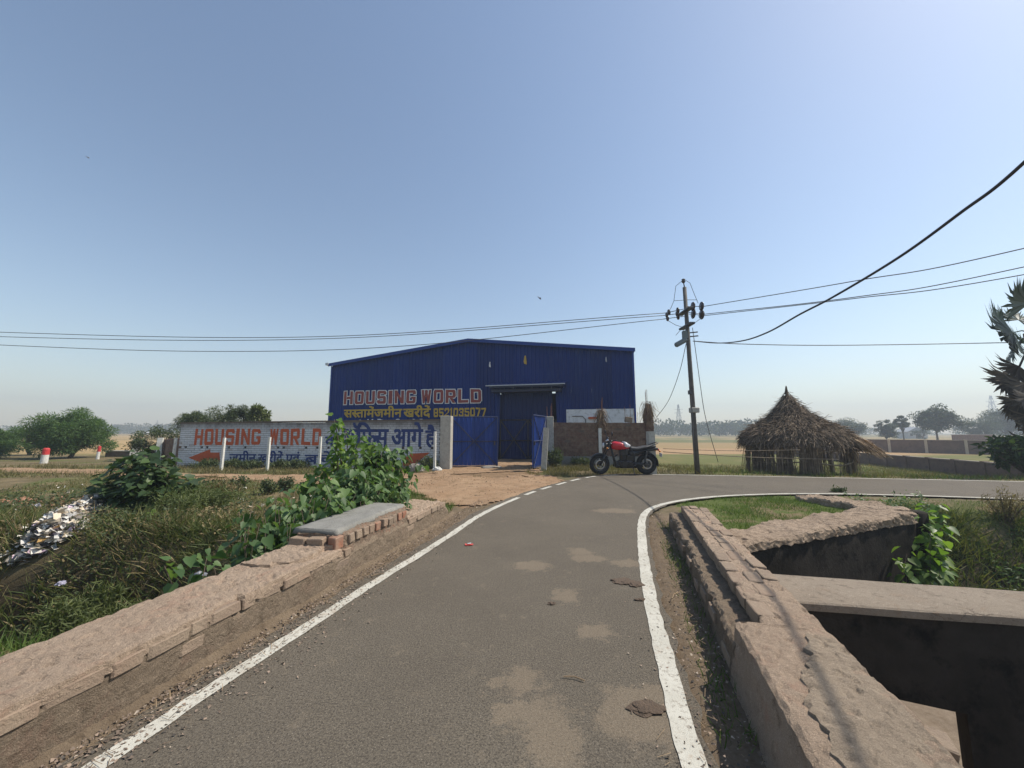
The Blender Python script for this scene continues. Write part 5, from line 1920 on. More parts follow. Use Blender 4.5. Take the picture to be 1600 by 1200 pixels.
# ------------------------------------------------------------------ compound walls in the right-hand fields
M['compound'] = mottled('brown_compound_wall', (.15, .098, .076), (.20, .135, .105), 1.5, .92, .35, 18, c3=(.11, .08, .066))
M['compound_top'] = mottled('pale_coping', (.28, .22, .18), (.38, .31, .25), 3, .9)
M['pale_post'] = mottled('pale_wall_post', (.48, .38, .28), (.58, .48, .36), 5, .9)


def panel_wall(label, a, b, z0, H, span, post_mat, postw, posth):
    a, b = Vector((a[0], a[1], 0)), Vector((b[0], b[1], 0))
    L = (b - a).length
    n = int(round(L / span))
    th = thing('compound_wall', label, 'wall', (a.x, a.y, z0), math.atan2(b.y - a.y, b.x - a.x))
    w = L / n
    base = MB().box((postw / 2 + .005, -.07, -.25), (w - postw / 2 - .005, .07, H - .06), bev=.01)
    for q in range(1, int(H / .2)):
        base.box((postw / 2 + .02, -.078, q * .2 - .19), (w - postw / 2 - .02, .078, q * .2 - .008))
    pm = base.mesh('wall_panel')
    cm = MB().box((0, -.11, H - .058), (w - .01, .11, H), bev=.008).mesh('coping')
    sm = MB().box((-postw / 2, -.12, -.25), (postw / 2, .12, H + posth)).mesh('post')
    for k in range(n):
        for nm, me, mt in (('wall_panel', pm, M['compound']), ('coping', cm, M['compound_top']), ('post', sm, post_mat)):
            o = link(nm, me, mt, th)
            o.location = (k * w, 0, 0)
    return th


n0, n1 = at(1650, 759, -.8), at(1335, 723, -.8)
nd = (n1 - n0).normalized()
panel_wall('low brown panelled compound wall standing in the grass behind the side road', n0 - nd * 5, n1 + nd * 14, -.83, .80, 1.55, M['compound'], .2, .02)
f0_, f1_ = at(1345, 705.5, -.8), at(1600, 711.5, -.8)
fd = (f1_ - f0_).normalized()
panel_wall('taller compound wall with pale posts beyond the low panelled wall', f0_ - fd * 6, f1_ + fd * 16, -.83, 1.42, 2.75, M['pale_post'], .22, .03)

# ------------------------------------------------------------------ vegetation
M['leaf_ipomoea'] = leafmat('broad_green_leaf', (.075, .14, .028), (.14, .245, .046), (.25, .34, .075), .45, .45)
M['leaf_ipomoea_dark'] = leafmat('dusty_green_leaf', (.055, .105, .035), (.095, .165, .055), (.16, .24, .08), .4, .5)
M['leaf_fig'] = leafmat('dull_fig_leaf', (.03, .055, .022), (.05, .085, .03), (.10, .16, .04), .3, .5)
M['leaf_acacia'] = leafmat('feathery_acacia_leaf', (.055, .105, .03), (.085, .155, .045), (.13, .20, .06), .4, .6)
M['leaf_scrub'] = leafmat('grey_green_scrub_leaf', (.045, .065, .028), (.075, .10, .042), (.13, .155, .06), .3, .6)
M['leaf_far'] = leafmat('dark_tree_leaf', (.022, .045, .018), (.035, .065, .025), (.055, .09, .03), .2, .65, .25)
M['leaf_weed'] = leafmat('pale_weed_leaf', (.08, .105, .035), (.12, .15, .05), (.17, .19, .07), .35, .6)
M['leaf_palm'] = leafmat('fan_palm_leaf', (.022, .045, .022), (.035, .065, .03), (.06, .09, .04), .2, .45)
M['leaf_dead'] = leafmat('dead_palm_leaf', (.05, .04, .03), (.08, .063, .048), (.13, .10, .07), .15, .8)
M['grass_green'] = leafmat('green_grass', (.065, .11, .022), (.10, .16, .032), (.16, .21, .06), .35, .6, .9)
M['grass_mixed'] = leafmat('mixed_dry_grass', (.085, .09, .03), (.16, .135, .055), (.27, .21, .105), .3, .7, .8)
M['grass_dry'] = leafmat('dry_grass', (.13, .10, .05), (.22, .17, .085), (.34, .27, .15), .25, .8, .8)
M['grass_ditch'] = leafmat('ditch_grass', (.055, .08, .022), (.11, .135, .04), (.235, .215, .085), .35, .6, .9)


def rand_dirs(n, g, up=.3):
    d = g.normal(0, 1, (n, 3))
    d[:, 2] += up
    return unit(d)


def branch_tubes(mb, root, tips, r0, g, sag=.1, n=6):
    root = Vector(root)
    for tp in tips:
        tp = Vector(tp)
        m = root.lerp(tp, .5) + Vector((g.normal(0, .06), g.normal(0, .06), (tp - root).length * sag))
        mb.tube([root, root.lerp(m, .6), m, m.lerp(tp, .6), tp], [r0, r0 * .8, r0 * .6, r0 * .4, r0 * .15], n)


def tree(label, cat, base, H, trunk_h, rx, rz, cz, nclump, nleaf, leaf, mat, seed, tmpl=T_DIAMOND, group=None, name='tree', trunk_r=.12, clump_r=.33, flat=1.0, shell=.55):
    g = np.random.default_rng(seed)
    th = thing(name, label, cat, base, 0, group)
    d = rand_dirs(nclump, g, .25)
    rad = (shell + (1 - shell) * g.random(nclump)) ** .7
    C = d * rad[:, None] * np.array([rx, rx, rz]) * g.uniform(.6, 1.28, (nclump, 1)) + np.array([0, 0, cz])
    C[:, 2] = np.maximum(C[:, 2], trunk_h * .5)
    tr = MB()
    fork = Vector((g.normal(0, .05) * H, g.normal(0, .05) * H, trunk_h))
    tr.tube([(0, 0, -.2), (fork.x * .4, fork.y * .3, trunk_h * .5), fork], [trunk_r * 1.35, trunk_r, trunk_r * .85], 9)
    tips = [C[i] for i in range(min(nclump, 16))]
    branch_tubes(tr, fork, tips, trunk_r * .6, g)
    tr.build('trunk', M['bark'], th, True)
    per = nleaf // nclump
    k = np.repeat(np.arange(nclump), per)
    cr = clump_r * rx * g.uniform(.6, 1.35, nclump)
    off = rand_dirs(len(k), g, 0) * (g.random(len(k)) ** .45)[:, None] * cr[k][:, None] * np.array([1, 1, .68 * flat])
    P = C[k] + off
    P[:, 2] = np.maximum(P[:, 2], .05)
    A = unit(off + g.normal(0, .35, off.shape) * cr[k][:, None]) + np.array([0, 0, -.12])
    N = g.normal(0, .6, off.shape) + np.array([0, 0, 1.0])
    me = scatter('crown', P, A, N, leaf[0] * g.uniform(.6, 1.4, len(k)), leaf[1] * g.uniform(.7, 1.3, len(k)), tmpl)
    link('crown', me, mat, th)
    return th


def px_base(px, py, z):
    P = at(px, py, z)
    return (P.x, P.y, float(gz(P.x, P.y)))


# acacias on the left
tree('large feathery green acacia tree standing behind a red and white guard stone', 'tree', (-25.2, 22.2, -.15), 3.3, .3, 1.75, 1.22, 1.35, 64, 30000, (.17, .03), M['leaf_acacia'], 3, T_SPRAY, 'acacia trees on the left', 'acacia_tree', .11, .3, 1.0, .25)
tree('smaller feathery acacia bush growing left of the large acacia', 'tree', (-29.3, 21.5, -.15), 2.6, .3, 1.6, .95, 1.0, 44, 18000, (.17, .03), M['leaf_acacia'], 5, T_SPRAY, 'acacia trees on the left', 'acacia_tree', .1, .3, 1.0, .25)
tree('dim acacia bush filling the gap between the two green acacias', 'tree', (-31.5, 25.5, -.15), 2.6, .4, 1.0, .7, 1.1, 22, 8000, (.17, .045), M['leaf_scrub'], 6, T_SPRAY, None, 'acacia_tree', .1, .36)
# trees behind the lettered wall
tree('thin branched scrub tree rising behind the letters HOUSING', 'tree', (-18.2, 22.5, -.15), 3.1, .9, 1.15, .55, 2.2, 40, 6500, (.15, .03), M['leaf_scrub'], 7, T_SPRAY, 'trees behind the lettered wall', 'scrub_tree', .06, .26, 1.0, .3)
tree('rounded scrub tree rising behind the letters WORLD', 'tree', (-15.6, 22.0, -.15), 3.4, .9, 1.2, .85, 2.25, 46, 8000, (.15, .03), M['leaf_scrub'], 8, T_SPRAY, 'trees behind the lettered wall', 'scrub_tree', .06, .25, 1.0, .3)
tree('pale leafy sapling beside the rounded scrub tree behind the wall', 'tree', (-13.9, 21.2, -.15), 3.1, .9, .7, .85, 2.2, 14, 2200, (.14, .07), M['leaf_weed'], 9, T_HEART, None, 'sapling', .05, .4)
tree('dark straggly bush growing over the low brown brick wall', 'bush', (-18.6, 20.3, -.15), 1.7, .3, .95, .6, 1.1, 16, 4500, (.1, .04), M['leaf_scrub'], 10, T_SPRAY, None, 'bush', .05, .4)

# far trees on the right
def far_tree(px, base_py, top_py, wpx, D, label, seed, trunk=.25, shape=.42, group='far trees beyond the compound walls', ncl=30, mat='leaf_far'):
    P = at(px, base_py, Y=D)
    H = at(px, top_py, Y=D).z + .8
    rx = wpx / 2 * D / 600 / 1.22
    rz = H * shape / 1.12
    ncl = int(ncl * 1.5)
    tree(label, 'tree', (P.x, D, -.83), H, H * trunk, rx, rz, H - rz * 1.18, ncl, ncl * 190, (.04 * H, .028 * H), M[mat], seed, T_DIAMOND, group, 'far_tree', H * .022, .27, 1.0, .3)


far_tree(1330, 680, 652, 62, 105, 'wide rounded far tree just right of the hut thatch', 21, .15, .45)
far_tree(1388, 684, 656, 34, 84, 'dark bushy far tree before the pale shed', 22, .15, .45)
far_tree(1412, 684, 649, 22, 86, 'narrow dark far tree with a high crown beside the pale shed', 23, .35, .3, ncl=16)
far_tree(1465, 686, 633, 66, 80, 'tall spreading far tree with a visible trunk beyond the pale posts', 24, .3, .36, ncl=40)
far_tree(1535, 688, 650, 70, 95, 'low wide far tree beside the tallest dark crown near the palm', 25, .15, .45)
far_tree(1575, 690, 636, 66, 100, 'tallest dark rounded far tree half hidden behind the palm', 26, .2, .42, ncl=36)
far_tree(1440, 683, 665, 24, 120, 'small dim far bush right of the pale shed', 27, .1, .5, ncl=12)
far_tree(1308, 680, 660, 20, 150, 'small dim far bush touching the hut thatch', 28, .1, .5, ncl=12)


def woodland(name, label, px0, px1, top, base_py, D, n, seed, hvar=.5):
    """a far-off belt of trees that reads as one mass"""
    g = np.random.default_rng(seed)
    X = np.interp(g.random(n), [0, 1], [at(px0, 675, Y=D).x, at(px1, 675, Y=D).x])
    Y = D + g.normal(0, D * .05, n)
    hmax = (at(800, top, Y=D).z + .8)
    Hs = hmax * (1 - hvar * g.random(n))
    V = []
    Cs, As, Ns, Ls = [], [], [], []
    for x, y, h in zip(X, Y, Hs):
        m = 170
        d = rand_dirs(m, g, .2)
        c = np.array([x, y, -.8 + h * .55]) + d * np.array([h * .6, h * .6, h * .45]) * (g.random((m, 1)) ** .4)
        Cs.append(c)
        As.append(d + g.normal(0, .4, d.shape))
        Ns.append(g.normal(0, 1, d.shape))
        Ls.append(np.full(m, h * .13))
    C, A, N, L = map(np.concatenate, (Cs, As, Ns, Ls))
    C[:, 2] = np.maximum(C[:, 2], -.7)
    o = link(name, scatter(name, C, A, N, L, L * .8, T_DIAMOND), M['leaf_far'])
    kind(o, 'stuff')
    return tag(o, label, 'trees')


woodland('far_woodland', 'hazy belt of far trees on the horizon right of the warehouse', 1020, 1190, 655, 680, 210, 60, 31)
woodland('far_woodland', 'hazy belt of far trees on the horizon beyond the straw field', 120, 520, 662, 676, 300, 90, 32)
woodland('far_woodland', 'faint belt of trees behind the far compound walls', 1280, 2300, 664, 680, 230, 120, 33)
woodland('far_woodland', 'faint belt of trees on the horizon behind the acacias', -700, 130, 664, 676, 280, 110, 34)
woodland('far_woodland', 'faint distant tree belt hidden partly behind the warehouse', 500, 1030, 666, 676, 330, 70, 35)

# far shed and brick wall on the right, white houses on the left
M['far_wall'] = mottled('pale_far_masonry', (.38, .38, .38), (.5, .5, .5), 1)
M['far_roof'] = mottled('grey_sheet_roof', (.25, .27, .30), (.33, .35, .38), 1)


def far_house(label, px, base_py, D, wpx, hpx, mat, roofm):
    P = at(px, base_py, Y=D)
    s = D / 600
    w, h = wpx * s, hpx * s
    th = thing('far_house', label, 'house', (P.x, D, -.85))
    MB().box((-w / 2, -w * .3, 0), (w / 2, w * .3, h * .62)).build('wall', mat, th)
    MB().prism([(-w / 2 - .2, h * .6), (w / 2 + .2, h * .6), (0, h)], -w * .32, w * .32).build('roof', roofm, th)
    MB().box((-w * .1, -w * .31, 0), (w * .1, -w * .303, h * .4)).build('door', M['steel_dark'], th)
    for sx in (-.32, .32):
        MB().box((w * sx - w * .06, -w * .31, h * .25), (w * sx + w * .06, -w * .303, h * .45)).build('window', M['steel_dark'], th)


far_house('pale grey far shed between the dark far trees', 1425, 684, 130, 30, 18, M['far_wall'], M['far_roof'])
far_house('small white far house on the horizon beyond the straw field', 228, 677, 260, 10, 6, M['white_wall'], M['far_wall'])
fw = thing('far_brick_wall', 'dim red brick wall under the far trees near the palm', 'wall', (at(1490, 685, Y=70).x, 70, -.85))
MB().box((0, 0, 0), (7.5, .3, 1.7), bev=.02).build('wall', M['brick_brown'], fw)
MB().box((-.05, -.05, 1.7), (7.55, .35, 1.8)).build('coping', M['compound_top'], fw)


def lattice_tower(label, px, base_py, top_py, D):
    P = at(px, base_py, Y=D)
    H = at(px, top_py, Y=D).z + .8
    th = thing('lattice_tower', label, 'tower', (P.x, D, -.85))
    mb = MB()
    w = H * .11
    L = 7
    for sx, sy in ((-1, -1), (1, -1), (1, 1), (-1, 1)):
        mb.tube([(w * sx, w * sy, 0), (w * .1 * sx, w * .1 * sy, H)], H * .006, 4)
    for k in range(L):
        z0, z1 = H * k / L, H * (k + 1) / L
        a, b = w * (1 - .9 * k / L), w * (1 - .9 * (k + 1) / L)
        for s in (-1, 1):
            mb.tube([(-a, a * s, z0), (b, b * s, z1)], H * .004, 4)
            mb.tube([(a, a * s, z0), (-b, b * s, z1)], H * .004, 4)
            mb.tube([(a * s, -a, z0), (b * s, b, z1)], H * .004, 4)
    mb.build('lattice', M['box_grey'], th)
    am = MB()
    for q in (.72, .84):
        am.tube([(-H * .14, 0, H * q), (H * .14, 0, H * q)], H * .006, 4)
    am.build('cross_arm', M['box_grey'], th)


lattice_tower('faint lattice power tower on the horizon beside the utility pole', 1062, 678, 632, 330)
lattice_tower('faint lattice power tower on the horizon near the fan palm', 1557, 680, 618, 380)
lattice_tower('faint lattice power tower on the horizon beyond the straw field', 244, 676, 657, 400)

# ------------------------------------------------------------------ fan palm at the right
PY = 13.6
pc = at(1618, 560, Y=PY)
pz = float(gz(pc.x, PY))
palm = thing('fan_palm', 'dark fan palm with a skirt of dead fronds at the far roadside', 'palm tree', (pc.x, PY, pz))
crown_z = at(1618, 520, Y=PY).z - pz
MB().tube([(0, 0, -.2), (.05, .02, crown_z * .5), (0, 0, crown_z)], [.24, .2, .19], 10).build('trunk', M['bark'], palm, True)


def fan_frond(px, py, rpx, dy, mat, seed, name, spread=140, droop=.15):
    g = np.random.default_rng(seed)
    root = Vector((0, 0, crown_z - (.0 if name == 'frond' else .4)))
    hub = Vector(at(px, py, Y=PY + dy)) - Vector((pc.x, PY, pz))
    out = hub - root
    dirn = Vector((out.x, out.y, out.z * (.8 if name == 'frond' else 1.0))).normalized()
    side = dirn.cross(Vector((0, -1, .25))).normalized()
    rl = rpx * PY / 600
    n = 58
    th_ = np.radians(np.linspace(-spread, spread, n) + g.normal(0, 2.5, n))
    A = np.array([list(dirn * math.cos(q) + side * math.sin(q)) for q in th_])
    A += g.normal(0, .035, A.shape)
    A[:, 2] -= droop * g.random(n)
    C = np.tile(np.array(hub), (n, 1))
    N = np.tile(np.array(dirn.cross(side)), (n, 1)) + g.normal(0, .14, (n, 3))
    me = scatter(name, C, A, N, rl * g.uniform(.72, 1.06, n),   .085 * rl / .9, (np.array([(0, -.12, 0), (0, .12, 0), (.6, .5, .05), (.6, -.5, .05), (1, 0, -.08)]), [np.array([(0, 1, 2, 3)]), np.array([(3, 2, 4)])]))
    f = link(name, me, mat, palm)
    MB().tube([root, root.lerp(hub, .5) + Vector((0, 0, .08)), hub], [.03, .022, .015], 5).build('stalk', mat, f)


for k, (px, py, r_, dy) in enumerate(((1582, 520, 60, -.5), (1608, 474, 56, -.2), (1640, 470, 44, .2), (1662, 515, 46, -.3), (1590, 545, 40, .6), (1650, 560, 42, -.5), (1592, 500, 42, .4), (1612, 540, 44, -.9))):
    fan_frond(px, py, r_, dy, M['leaf_palm'], 100 + k, 'frond', 112, .1)
for k, (px, py, r_, dy) in enumerate(((1586, 590, 48, -.3), (1596, 625, 44, .2), (1603, 600, 38, -.7), (1606, 650, 34, -.6), (1640, 600, 40, -.6), (1646, 640, 38, -.4), (1622, 668, 34, -.8), (1592, 572, 38, -.1), (1612, 620, 40, -1.0), (1600, 685, 32, -.4))):
    fan_frond(px, py, r_, dy, M['leaf_dead'], 130 + k, 'dead_frond', 95, .6)
tree('dark leafy shrub growing around the foot of the fan palm', 'shrub', (at(1600, 700, Y=12.6).x, 12.6, -.4), 2.2, .4, .85, .62, 1.15, 20, 1300, (.17, .11), M['leaf_fig'], 41, T_HEART, None, 'shrub', .06, .35)

# ------------------------------------------------------------------ near shrubs and creepers
def leafy(name, label, cat, base, stems, leaf, mat, seed, nper, stemr=.012, spread=.12, droop=.55, tmpl=T_HEART, top_bias=.25):
    """shrub from explicit stems (lists of world points); leaves hang along the stems"""
    g = np.random.default_rng(seed)
    th = thing(name, label, cat, base)
    b = Vector(base)
    sb = MB()
    C, A, N, L = [], [], [], []
    for st in stems:
        P = [Vector(p) - b for p in st]
        sb.tube(P, [stemr * (1 - .7 * i / (len(P) - 1)) for i in range(len(P))], 6)
        seg = np.linspace(0, 1, nper)
        ln = len(P) - 1
        for u in seg:
            u = top_bias + (1 - top_bias) * g.random()
            i = min(int(u * ln), ln - 1)
            p = P[i].lerp(P[i + 1], u * ln - i)
            d = rand_dirs(1, g, .15)[0]
            off = d * spread * g.random() ** .5
            C.append(np.array(p) + off)
            A.append(np.array([d[0], d[1], -droop + d[2] * .4]) + g.normal(0, .2, 3))
            N.append(np.array([d[0] * .7, d[1] * .7 - .25, 1.0]) + g.normal(0, .35, 3))
            L.append(leaf * g.uniform(.45, 1.45))
    sb.build('stems', M['bark'], th, True)
    L = np.array(L)
    me = scatter('foliage', np.array(C), np.array(A), np.array(N), L, L * .82, tmpl)
    link('foliage', me, mat, th)
    return th


g = np.random.default_rng(77)
# tall broad-leaved shrub beyond the raised block
sbx = Vector((-2.75, 6.6, float(gz(-2.75, 6.6))))
stems = []
for px, py, dy in ((522, 655, 0), (540, 672, .3), (568, 680, -.2), (585, 692, .1), (600, 705, -.3), (560, 700, .4), (525, 690, -.1), (612, 728, .1), (625, 738, -.2), (500, 730, .3), (480, 745, 0), (545, 720, -.4), (575, 730, -.4), (515, 715, .1), (590, 750, 0), (470, 760, -.2), (535, 750, -.5), (560, 755, -.5)):
    tip = at(px, py, Y=6.6 + dy)
    m1 = sbx.lerp(tip, .45) + Vector((g.normal(0, .08), g.normal(0, .08), .12))
    stems.append([sbx + Vector((g.normal(0, .2), g.normal(0, .15), 0)), m1, m1.lerp(tip, .6) + Vector((0, 0, .04)), tip])
leafy('broadleaf_shrub', 'tall bright green broad-leaved shrub rising before the lettered wall', 'shrub', sbx, stems, .105, M['leaf_ipomoea'], 51, 40, .016, .115, .55, T_HEART, .48)
# mass of creeper along the outer side of the left parapet
cb = Vector((-2.75, 5.0, float(gz(-2.75, 5.0))))
stems = []
for k in range(115):
    v = g.random()
    y = 3.65 + v * 2.9
    x = xo_left(y) - .12 - g.random() * .75
    zt = (.22 + .72 * v) * g.uniform(.7, 1.2) + (.1 if y > 4.0 else 0)
    b0 = Vector((x + g.normal(0, .15), y + g.normal(0, .2), float(gz(x, y))))
    tip = Vector((x + g.normal(.03, .18), y + g.normal(0, .25), zt))
    stems.append([b0, b0.lerp(tip, .5) + Vector((g.normal(0, .06), g.normal(0, .06), .1)), tip])
leafy('creeper', 'dense heart-leaved green creeper crowding the outside of the broken parapet', 'creeper', cb, stems, .10, M['leaf_ipomoea_dark'], 52, 40, .009, .13, .75, T_HEART, .3)
sv = at(262, 822, -.15)
sv.z = float(gz(sv.x, sv.y))
stems = []
for k in range(12):
    px = 222 + 8 * k
    tip = at(px, 812 + g.normal(0, 4), Y=sv.y + g.normal(0, .2))
    stems.append([Vector((tip.x + g.normal(0, .1), tip.y, float(gz(tip.x, tip.y)) - .03)), tip + Vector((0, 0, -.05)), tip])
leafy('small_creeper', 'small bright green creeper trailing over the ditch bank', 'creeper', sv, stems, .12, M['leaf_ipomoea'], 53, 12, .006, .1, .6)
# wild fig bush by the rubbish
fb = at(238, 803, -.08)
fb.z = float(gz(fb.x, fb.y))
stems = []
for px, py, dy in ((165, 755, -.2), (160, 780, 0), (175, 738, .2), (190, 722, 0), (215, 712, .3), (240, 708, -.1), (262, 716, .2), (225, 735, -.3), (205, 760, -.4), (185, 785, -.3), (262, 742, -.1), (285, 752, .2), (295, 760, 0), (250, 765, -.3), (230, 775, -.4), (270, 775, -.2), (205, 728, .1), (160, 765, .2)):
    tip = at(px, py, Y=fb.y + dy)
    m1 = fb.lerp(tip, .5) + Vector((g.normal(0, .08), g.normal(0, .05), .08))
    stems.append([fb + Vector((g.normal(0, .1), g.normal(0, .1), 0)), m1, tip])
leafy('fig_bush', 'dark broad-leaved fig bush growing beside the rubbish heap', 'bush', fb, stems, .14, M['leaf_fig'], 54, 70, .022, .19, .25, T_HEART, .35)


def weed(label, px, py, H, rx, mat, seed, n=2600, name='feathery_weed', leaf=(.10, .012), Y=None):
    g = np.random.default_rng(seed)
    P = at(px, py, -.1)
    base = Vector((P.x, P.y, float(gz(P.x, P.y))))
    th = thing(name, label, 'weed', base)
    st = MB()
    ns = 16
    tips = []
    for k in range(ns):
        a = g.random() * 6.28
        r = rx * g.random() ** .5
        tip = Vector((r * math.cos(a), r * math.sin(a), H * g.uniform(.6, 1.0) * (1 - .35 * r / rx)))
        st.tube([(tip.x * .15, tip.y * .15, 0), (tip.x * .6, tip.y * .6, tip.z * .6), tip], [.008, .006, .002], 4)
        tips.append(tip)
    st.build('stems', M['bark'], th)
    k = g.integers(0, ns, n)
    T = np.array([list(t_) for t_ in tips])
    u = (.25 + .75 * g.random(n))[:, None]
    C = T[k] * np.concatenate([u, u, u], 1) + g.normal(0, rx * .13, (n, 3))
    C[:, 2] = np.maximum(C[:, 2], .0)
    A = unit(g.normal(0, 1, (n, 3))) + np.array([0, 0, .5])
    link('foliage', scatter('foliage', C, A, g.normal(0, 1, (n, 3)), leaf[0] * g.uniform(.5, 1.3, n), leaf[1] * g.uniform(.7, 1.5, n), T_SPRAY), mat, th)


weed('feathery pale green weed between the rubbish heap and the ditch', 168, 858, .55, .55, M['leaf_weed'], 61, 5200)
weed('feathery weed growing right of the fig bush', 305, 806, .5, .7, M['leaf_weed'], 62, 5200)
weed('dry brownish weed clump with thin white stems beside the creeper', 345, 790, .5, .35, M['grass_dry'], 63, 1600)
for k, (px, lb) in enumerate(((372, 'dark seed-headed weed standing alone at the edge of the sandy track'), (418, 'dark seed-headed weed close to the leafy shrub'), (445, 'pair of dark seed-headed stalks touching the leafy shrub'), (330, 'dark seed-headed weed near the fig bush'))):
    weed(lb, px, 772 + 4 * (k % 2), .42, .22, M['leaf_scrub'], 80 + k, 420, 'weed', (.07, .03))
weed('low green weed below the pale stone by the lettered wall', 668, 737, .5, .35, M['leaf_scrub'], 64, 1600, 'weed', (.12, .03))
weed('round green weed bush between the open gate and the motorcycle', 866, 733, .8, .42, M['leaf_scrub'], 65, 2600, 'weed', (.12, .03))
weed('low green weed at the foot of the brown brick wall plinth', 905, 731, .4, .5, M['leaf_scrub'], 66, 1600, 'weed', (.12, .03))
for k, px in enumerate((365, 392, 440, 462)):
    weed(('low scrubby weed under the Hindi lettering beside the thin post', 'scrubby weed bush under the middle of the Hindi lettering', 'low grey-green weed under the end of the Hindi lettering', 'small weed clump before the hidden end of the Hindi lettering')[k], px, 735, .3, .45, M['leaf_scrub'], 70 + k, 1500, 'weed', (.12, .03))
weed('dark weed cluster at the foot of the brick-red left arrow', 322, 735, .35, .5, M['leaf_scrub'], 75, 1500, 'weed', (.12, .03))
weed('thin dark weed sprouting from the top of the wing wall', 1310, 775, .2, .16, M['leaf_scrub'], 76, 260, 'weed', (.08, .02))
weed('thin brown weed rising by the near edge of the side road', 1570, 800, .75, .4, M['grass_dry'], 77, 700, 'weed', (.1, .012))
# vines hanging by the end of the wing wall
vb = Vector((7.05, 6.95, float(gz(7.05, 6.95))))
stems = []
for k in range(34):
    px, py = 1412 + g.random() * 60, 785 + g.random() * 110
    tip = at(px, py, Y=6.7 + g.normal(0, .25) - max(0, (py - 800)) * .006)
    tip.z = max(tip.z, float(gz(tip.x, tip.y)) + .12)
    b0 = Vector((tip.x + g.normal(0, .1), tip.y + .2, float(gz(tip.x, tip.y + .2))))
    stems.append([b0, b0.lerp(tip, .5) + Vector((0, 0, .08)), tip])
leafy('canal_vine', 'leafy vine tumbling beside the rounded end of the wing wall', 'vine', vb, stems, .13, M['leaf_ipomoea'], 55, 22, .007, .14, .55)
sb2 = Vector((8.6, 5.9, float(gz(8.6, 5.9))))
stems = []
for k in range(46):
    x, y = 7.0 + g.random() * 3.2, 4.6 + g.random() * 2.0
    b0 = Vector((x, y, float(gz(x, y))))
    stems.append([b0, b0 + Vector((g.normal(0, .12), g.normal(0, .12), .22)), b0 + Vector((g.normal(0, .2), g.normal(0, .2), .4 * g.random() + .15))])
leafy('bank_scrub', 'tangled dull green scrub covering the canal bank', 'scrub', sb2, stems, .12, M['leaf_ipomoea_dark'], 56, 16, .007, .18, .3)


# ------------------------------------------------------------------ grass
h0_, h1_ = at(62, 845, -.08), at(150, 796, -.04)
clear_heap = lambda x, y: seg_dist(x, y, [(h0_.x, h0_.y), (h1_.x, h1_.y)]) > .25


def grass(name, label, n, xr, yr, keep, ln, wd, mat, seed, lean=.45):
    g = np.random.default_rng(seed)
    x, y = g.uniform(*xr, n), g.uniform(*yr, n)
    # clumping
    cl = fbm(x, y, 1.4, seed % 17, 3)
    k = keep(x, y) & clear_heap(x, y) & ~in_poly(x, y, RPOLY) & (g.random(n) < np.clip((cl - .28) * 3.2, .08, 1))
    x, y = x[k], y[k]
    m = len(x)
    z = gz(x, y) - .012
    A = np.stack([g.normal(0, lean, m), g.normal(0, lean, m), np.ones(m)], -1)
    N = g.normal(0, 1, (m, 3)) * np.array([1, 1, .2])
    L = g.uniform(*ln, m) * (0.6 + .8 * cl[k])
    o = link(name, scatter(name, np.stack([x, y, z], -1), A, N, L, wd * g.uniform(.7, 1.3, m), T_BLADE), mat)
    kind(o, 'stuff')
    tag(o, label, 'grass')
    return o


off_path = lambda x, y: ~path_mask(x, y)
left_of = lambda x, y: x < xo_left(y) - .03
grass('meadow_grass', 'mixed green and dry grass of the verge beyond the ditch', 42000, (-13, -1.0), (6.0, 12.6), lambda x, y: off_path(x, y) & ((x < -1.6) | (y > 7.5)), (.05, .16), .008, M['grass_mixed'], 201)
grass('meadow_grass', 'sparse grass strip in front of the lettered wall', 26000, (-26, -2.6), (12.2, 16.2), off_path, (.08, .24), .014, M['grass_mixed'], 202)
grass('meadow_grass', 'green grass tongue between the raised block and the sandy path', 12000, (-3.6, -1.1), (6.6, 9.6), lambda x, y: off_path(x, y) & (x < -.55 - (8.4 - y) * .2), (.06, .15), .008, M['grass_green'], 203)
grass('ditch_grass', 'tangled long grass on the sides of the ditch', 19000, (-10.5, -2.55), (3.75, 6.5), left_of, (.08, .38), .014, M['grass_ditch'], 204, .75)
grass('dry_ditch_grass', 'brown matted dry grass hanging into the ditch', 13000, (-12, -3.4), (4.4, 6.5), left_of, (.12, .34), .013, M['grass_dry'], 205, .9)
grass('ditch_grass', 'shaded tangle of grass under the creeper in the ditch', 16000, (-5.2, -2.4), (3.7, 5.9), left_of, (.12, .38), .013, M['grass_ditch'], 216, .8)
grass('bank_grass', 'bright green grass on the near ditch bank outside the parapet', 30000, (-6.8, -2.4), (1.2, 4.0), left_of, (.08, .22), .008, M['grass_green'], 206, .6)
lawn_m = lambda x, y: (x > xo_right(y) - .06) & (y > arm_a(x) + .48) & (x < 6.25)
grass('lawn_grass', 'short green grass triangle between the plastered parapet and the wing wall', 26000, (2.4, 6.3), (5.2, 8.9), lawn_m, (.03, .09), .007, M['grass_green'], 207)
grass('verge_grass', 'grass strip growing along the shaded foot of the plastered parapet', 9000, (.7, 2.6), (1.9, 6.4), lambda x, y: (x < RPX(y) + .0) & (x > RPX(y) - .19), (.03, .11), .006, M['grass_green'], 208, .6)
bank_m = lambda x, y: (x > 6.75) & (y < np.interp(x, *NEAR_EDGE) - .02)
grass('canal_bank_grass', 'long tangled green grass on the canal bank below the side road', 42000, (6.7, 12.5), (3.0, 9.0), lambda x, y: bank_m(x, y) & (y < np.interp(x, *NEAR_EDGE) - .55), (.12, .38), .015, M['grass_ditch'], 209, .8)
grass('bank_top_grass', 'short green grass along the near edge of the side road', 16000, (6.6, 14), (6.4, 9.0), lambda x, y: bank_m(x, y) & (y > np.interp(x, *NEAR_EDGE) - .9), (.03, .08), .008, M['grass_green'], 210)
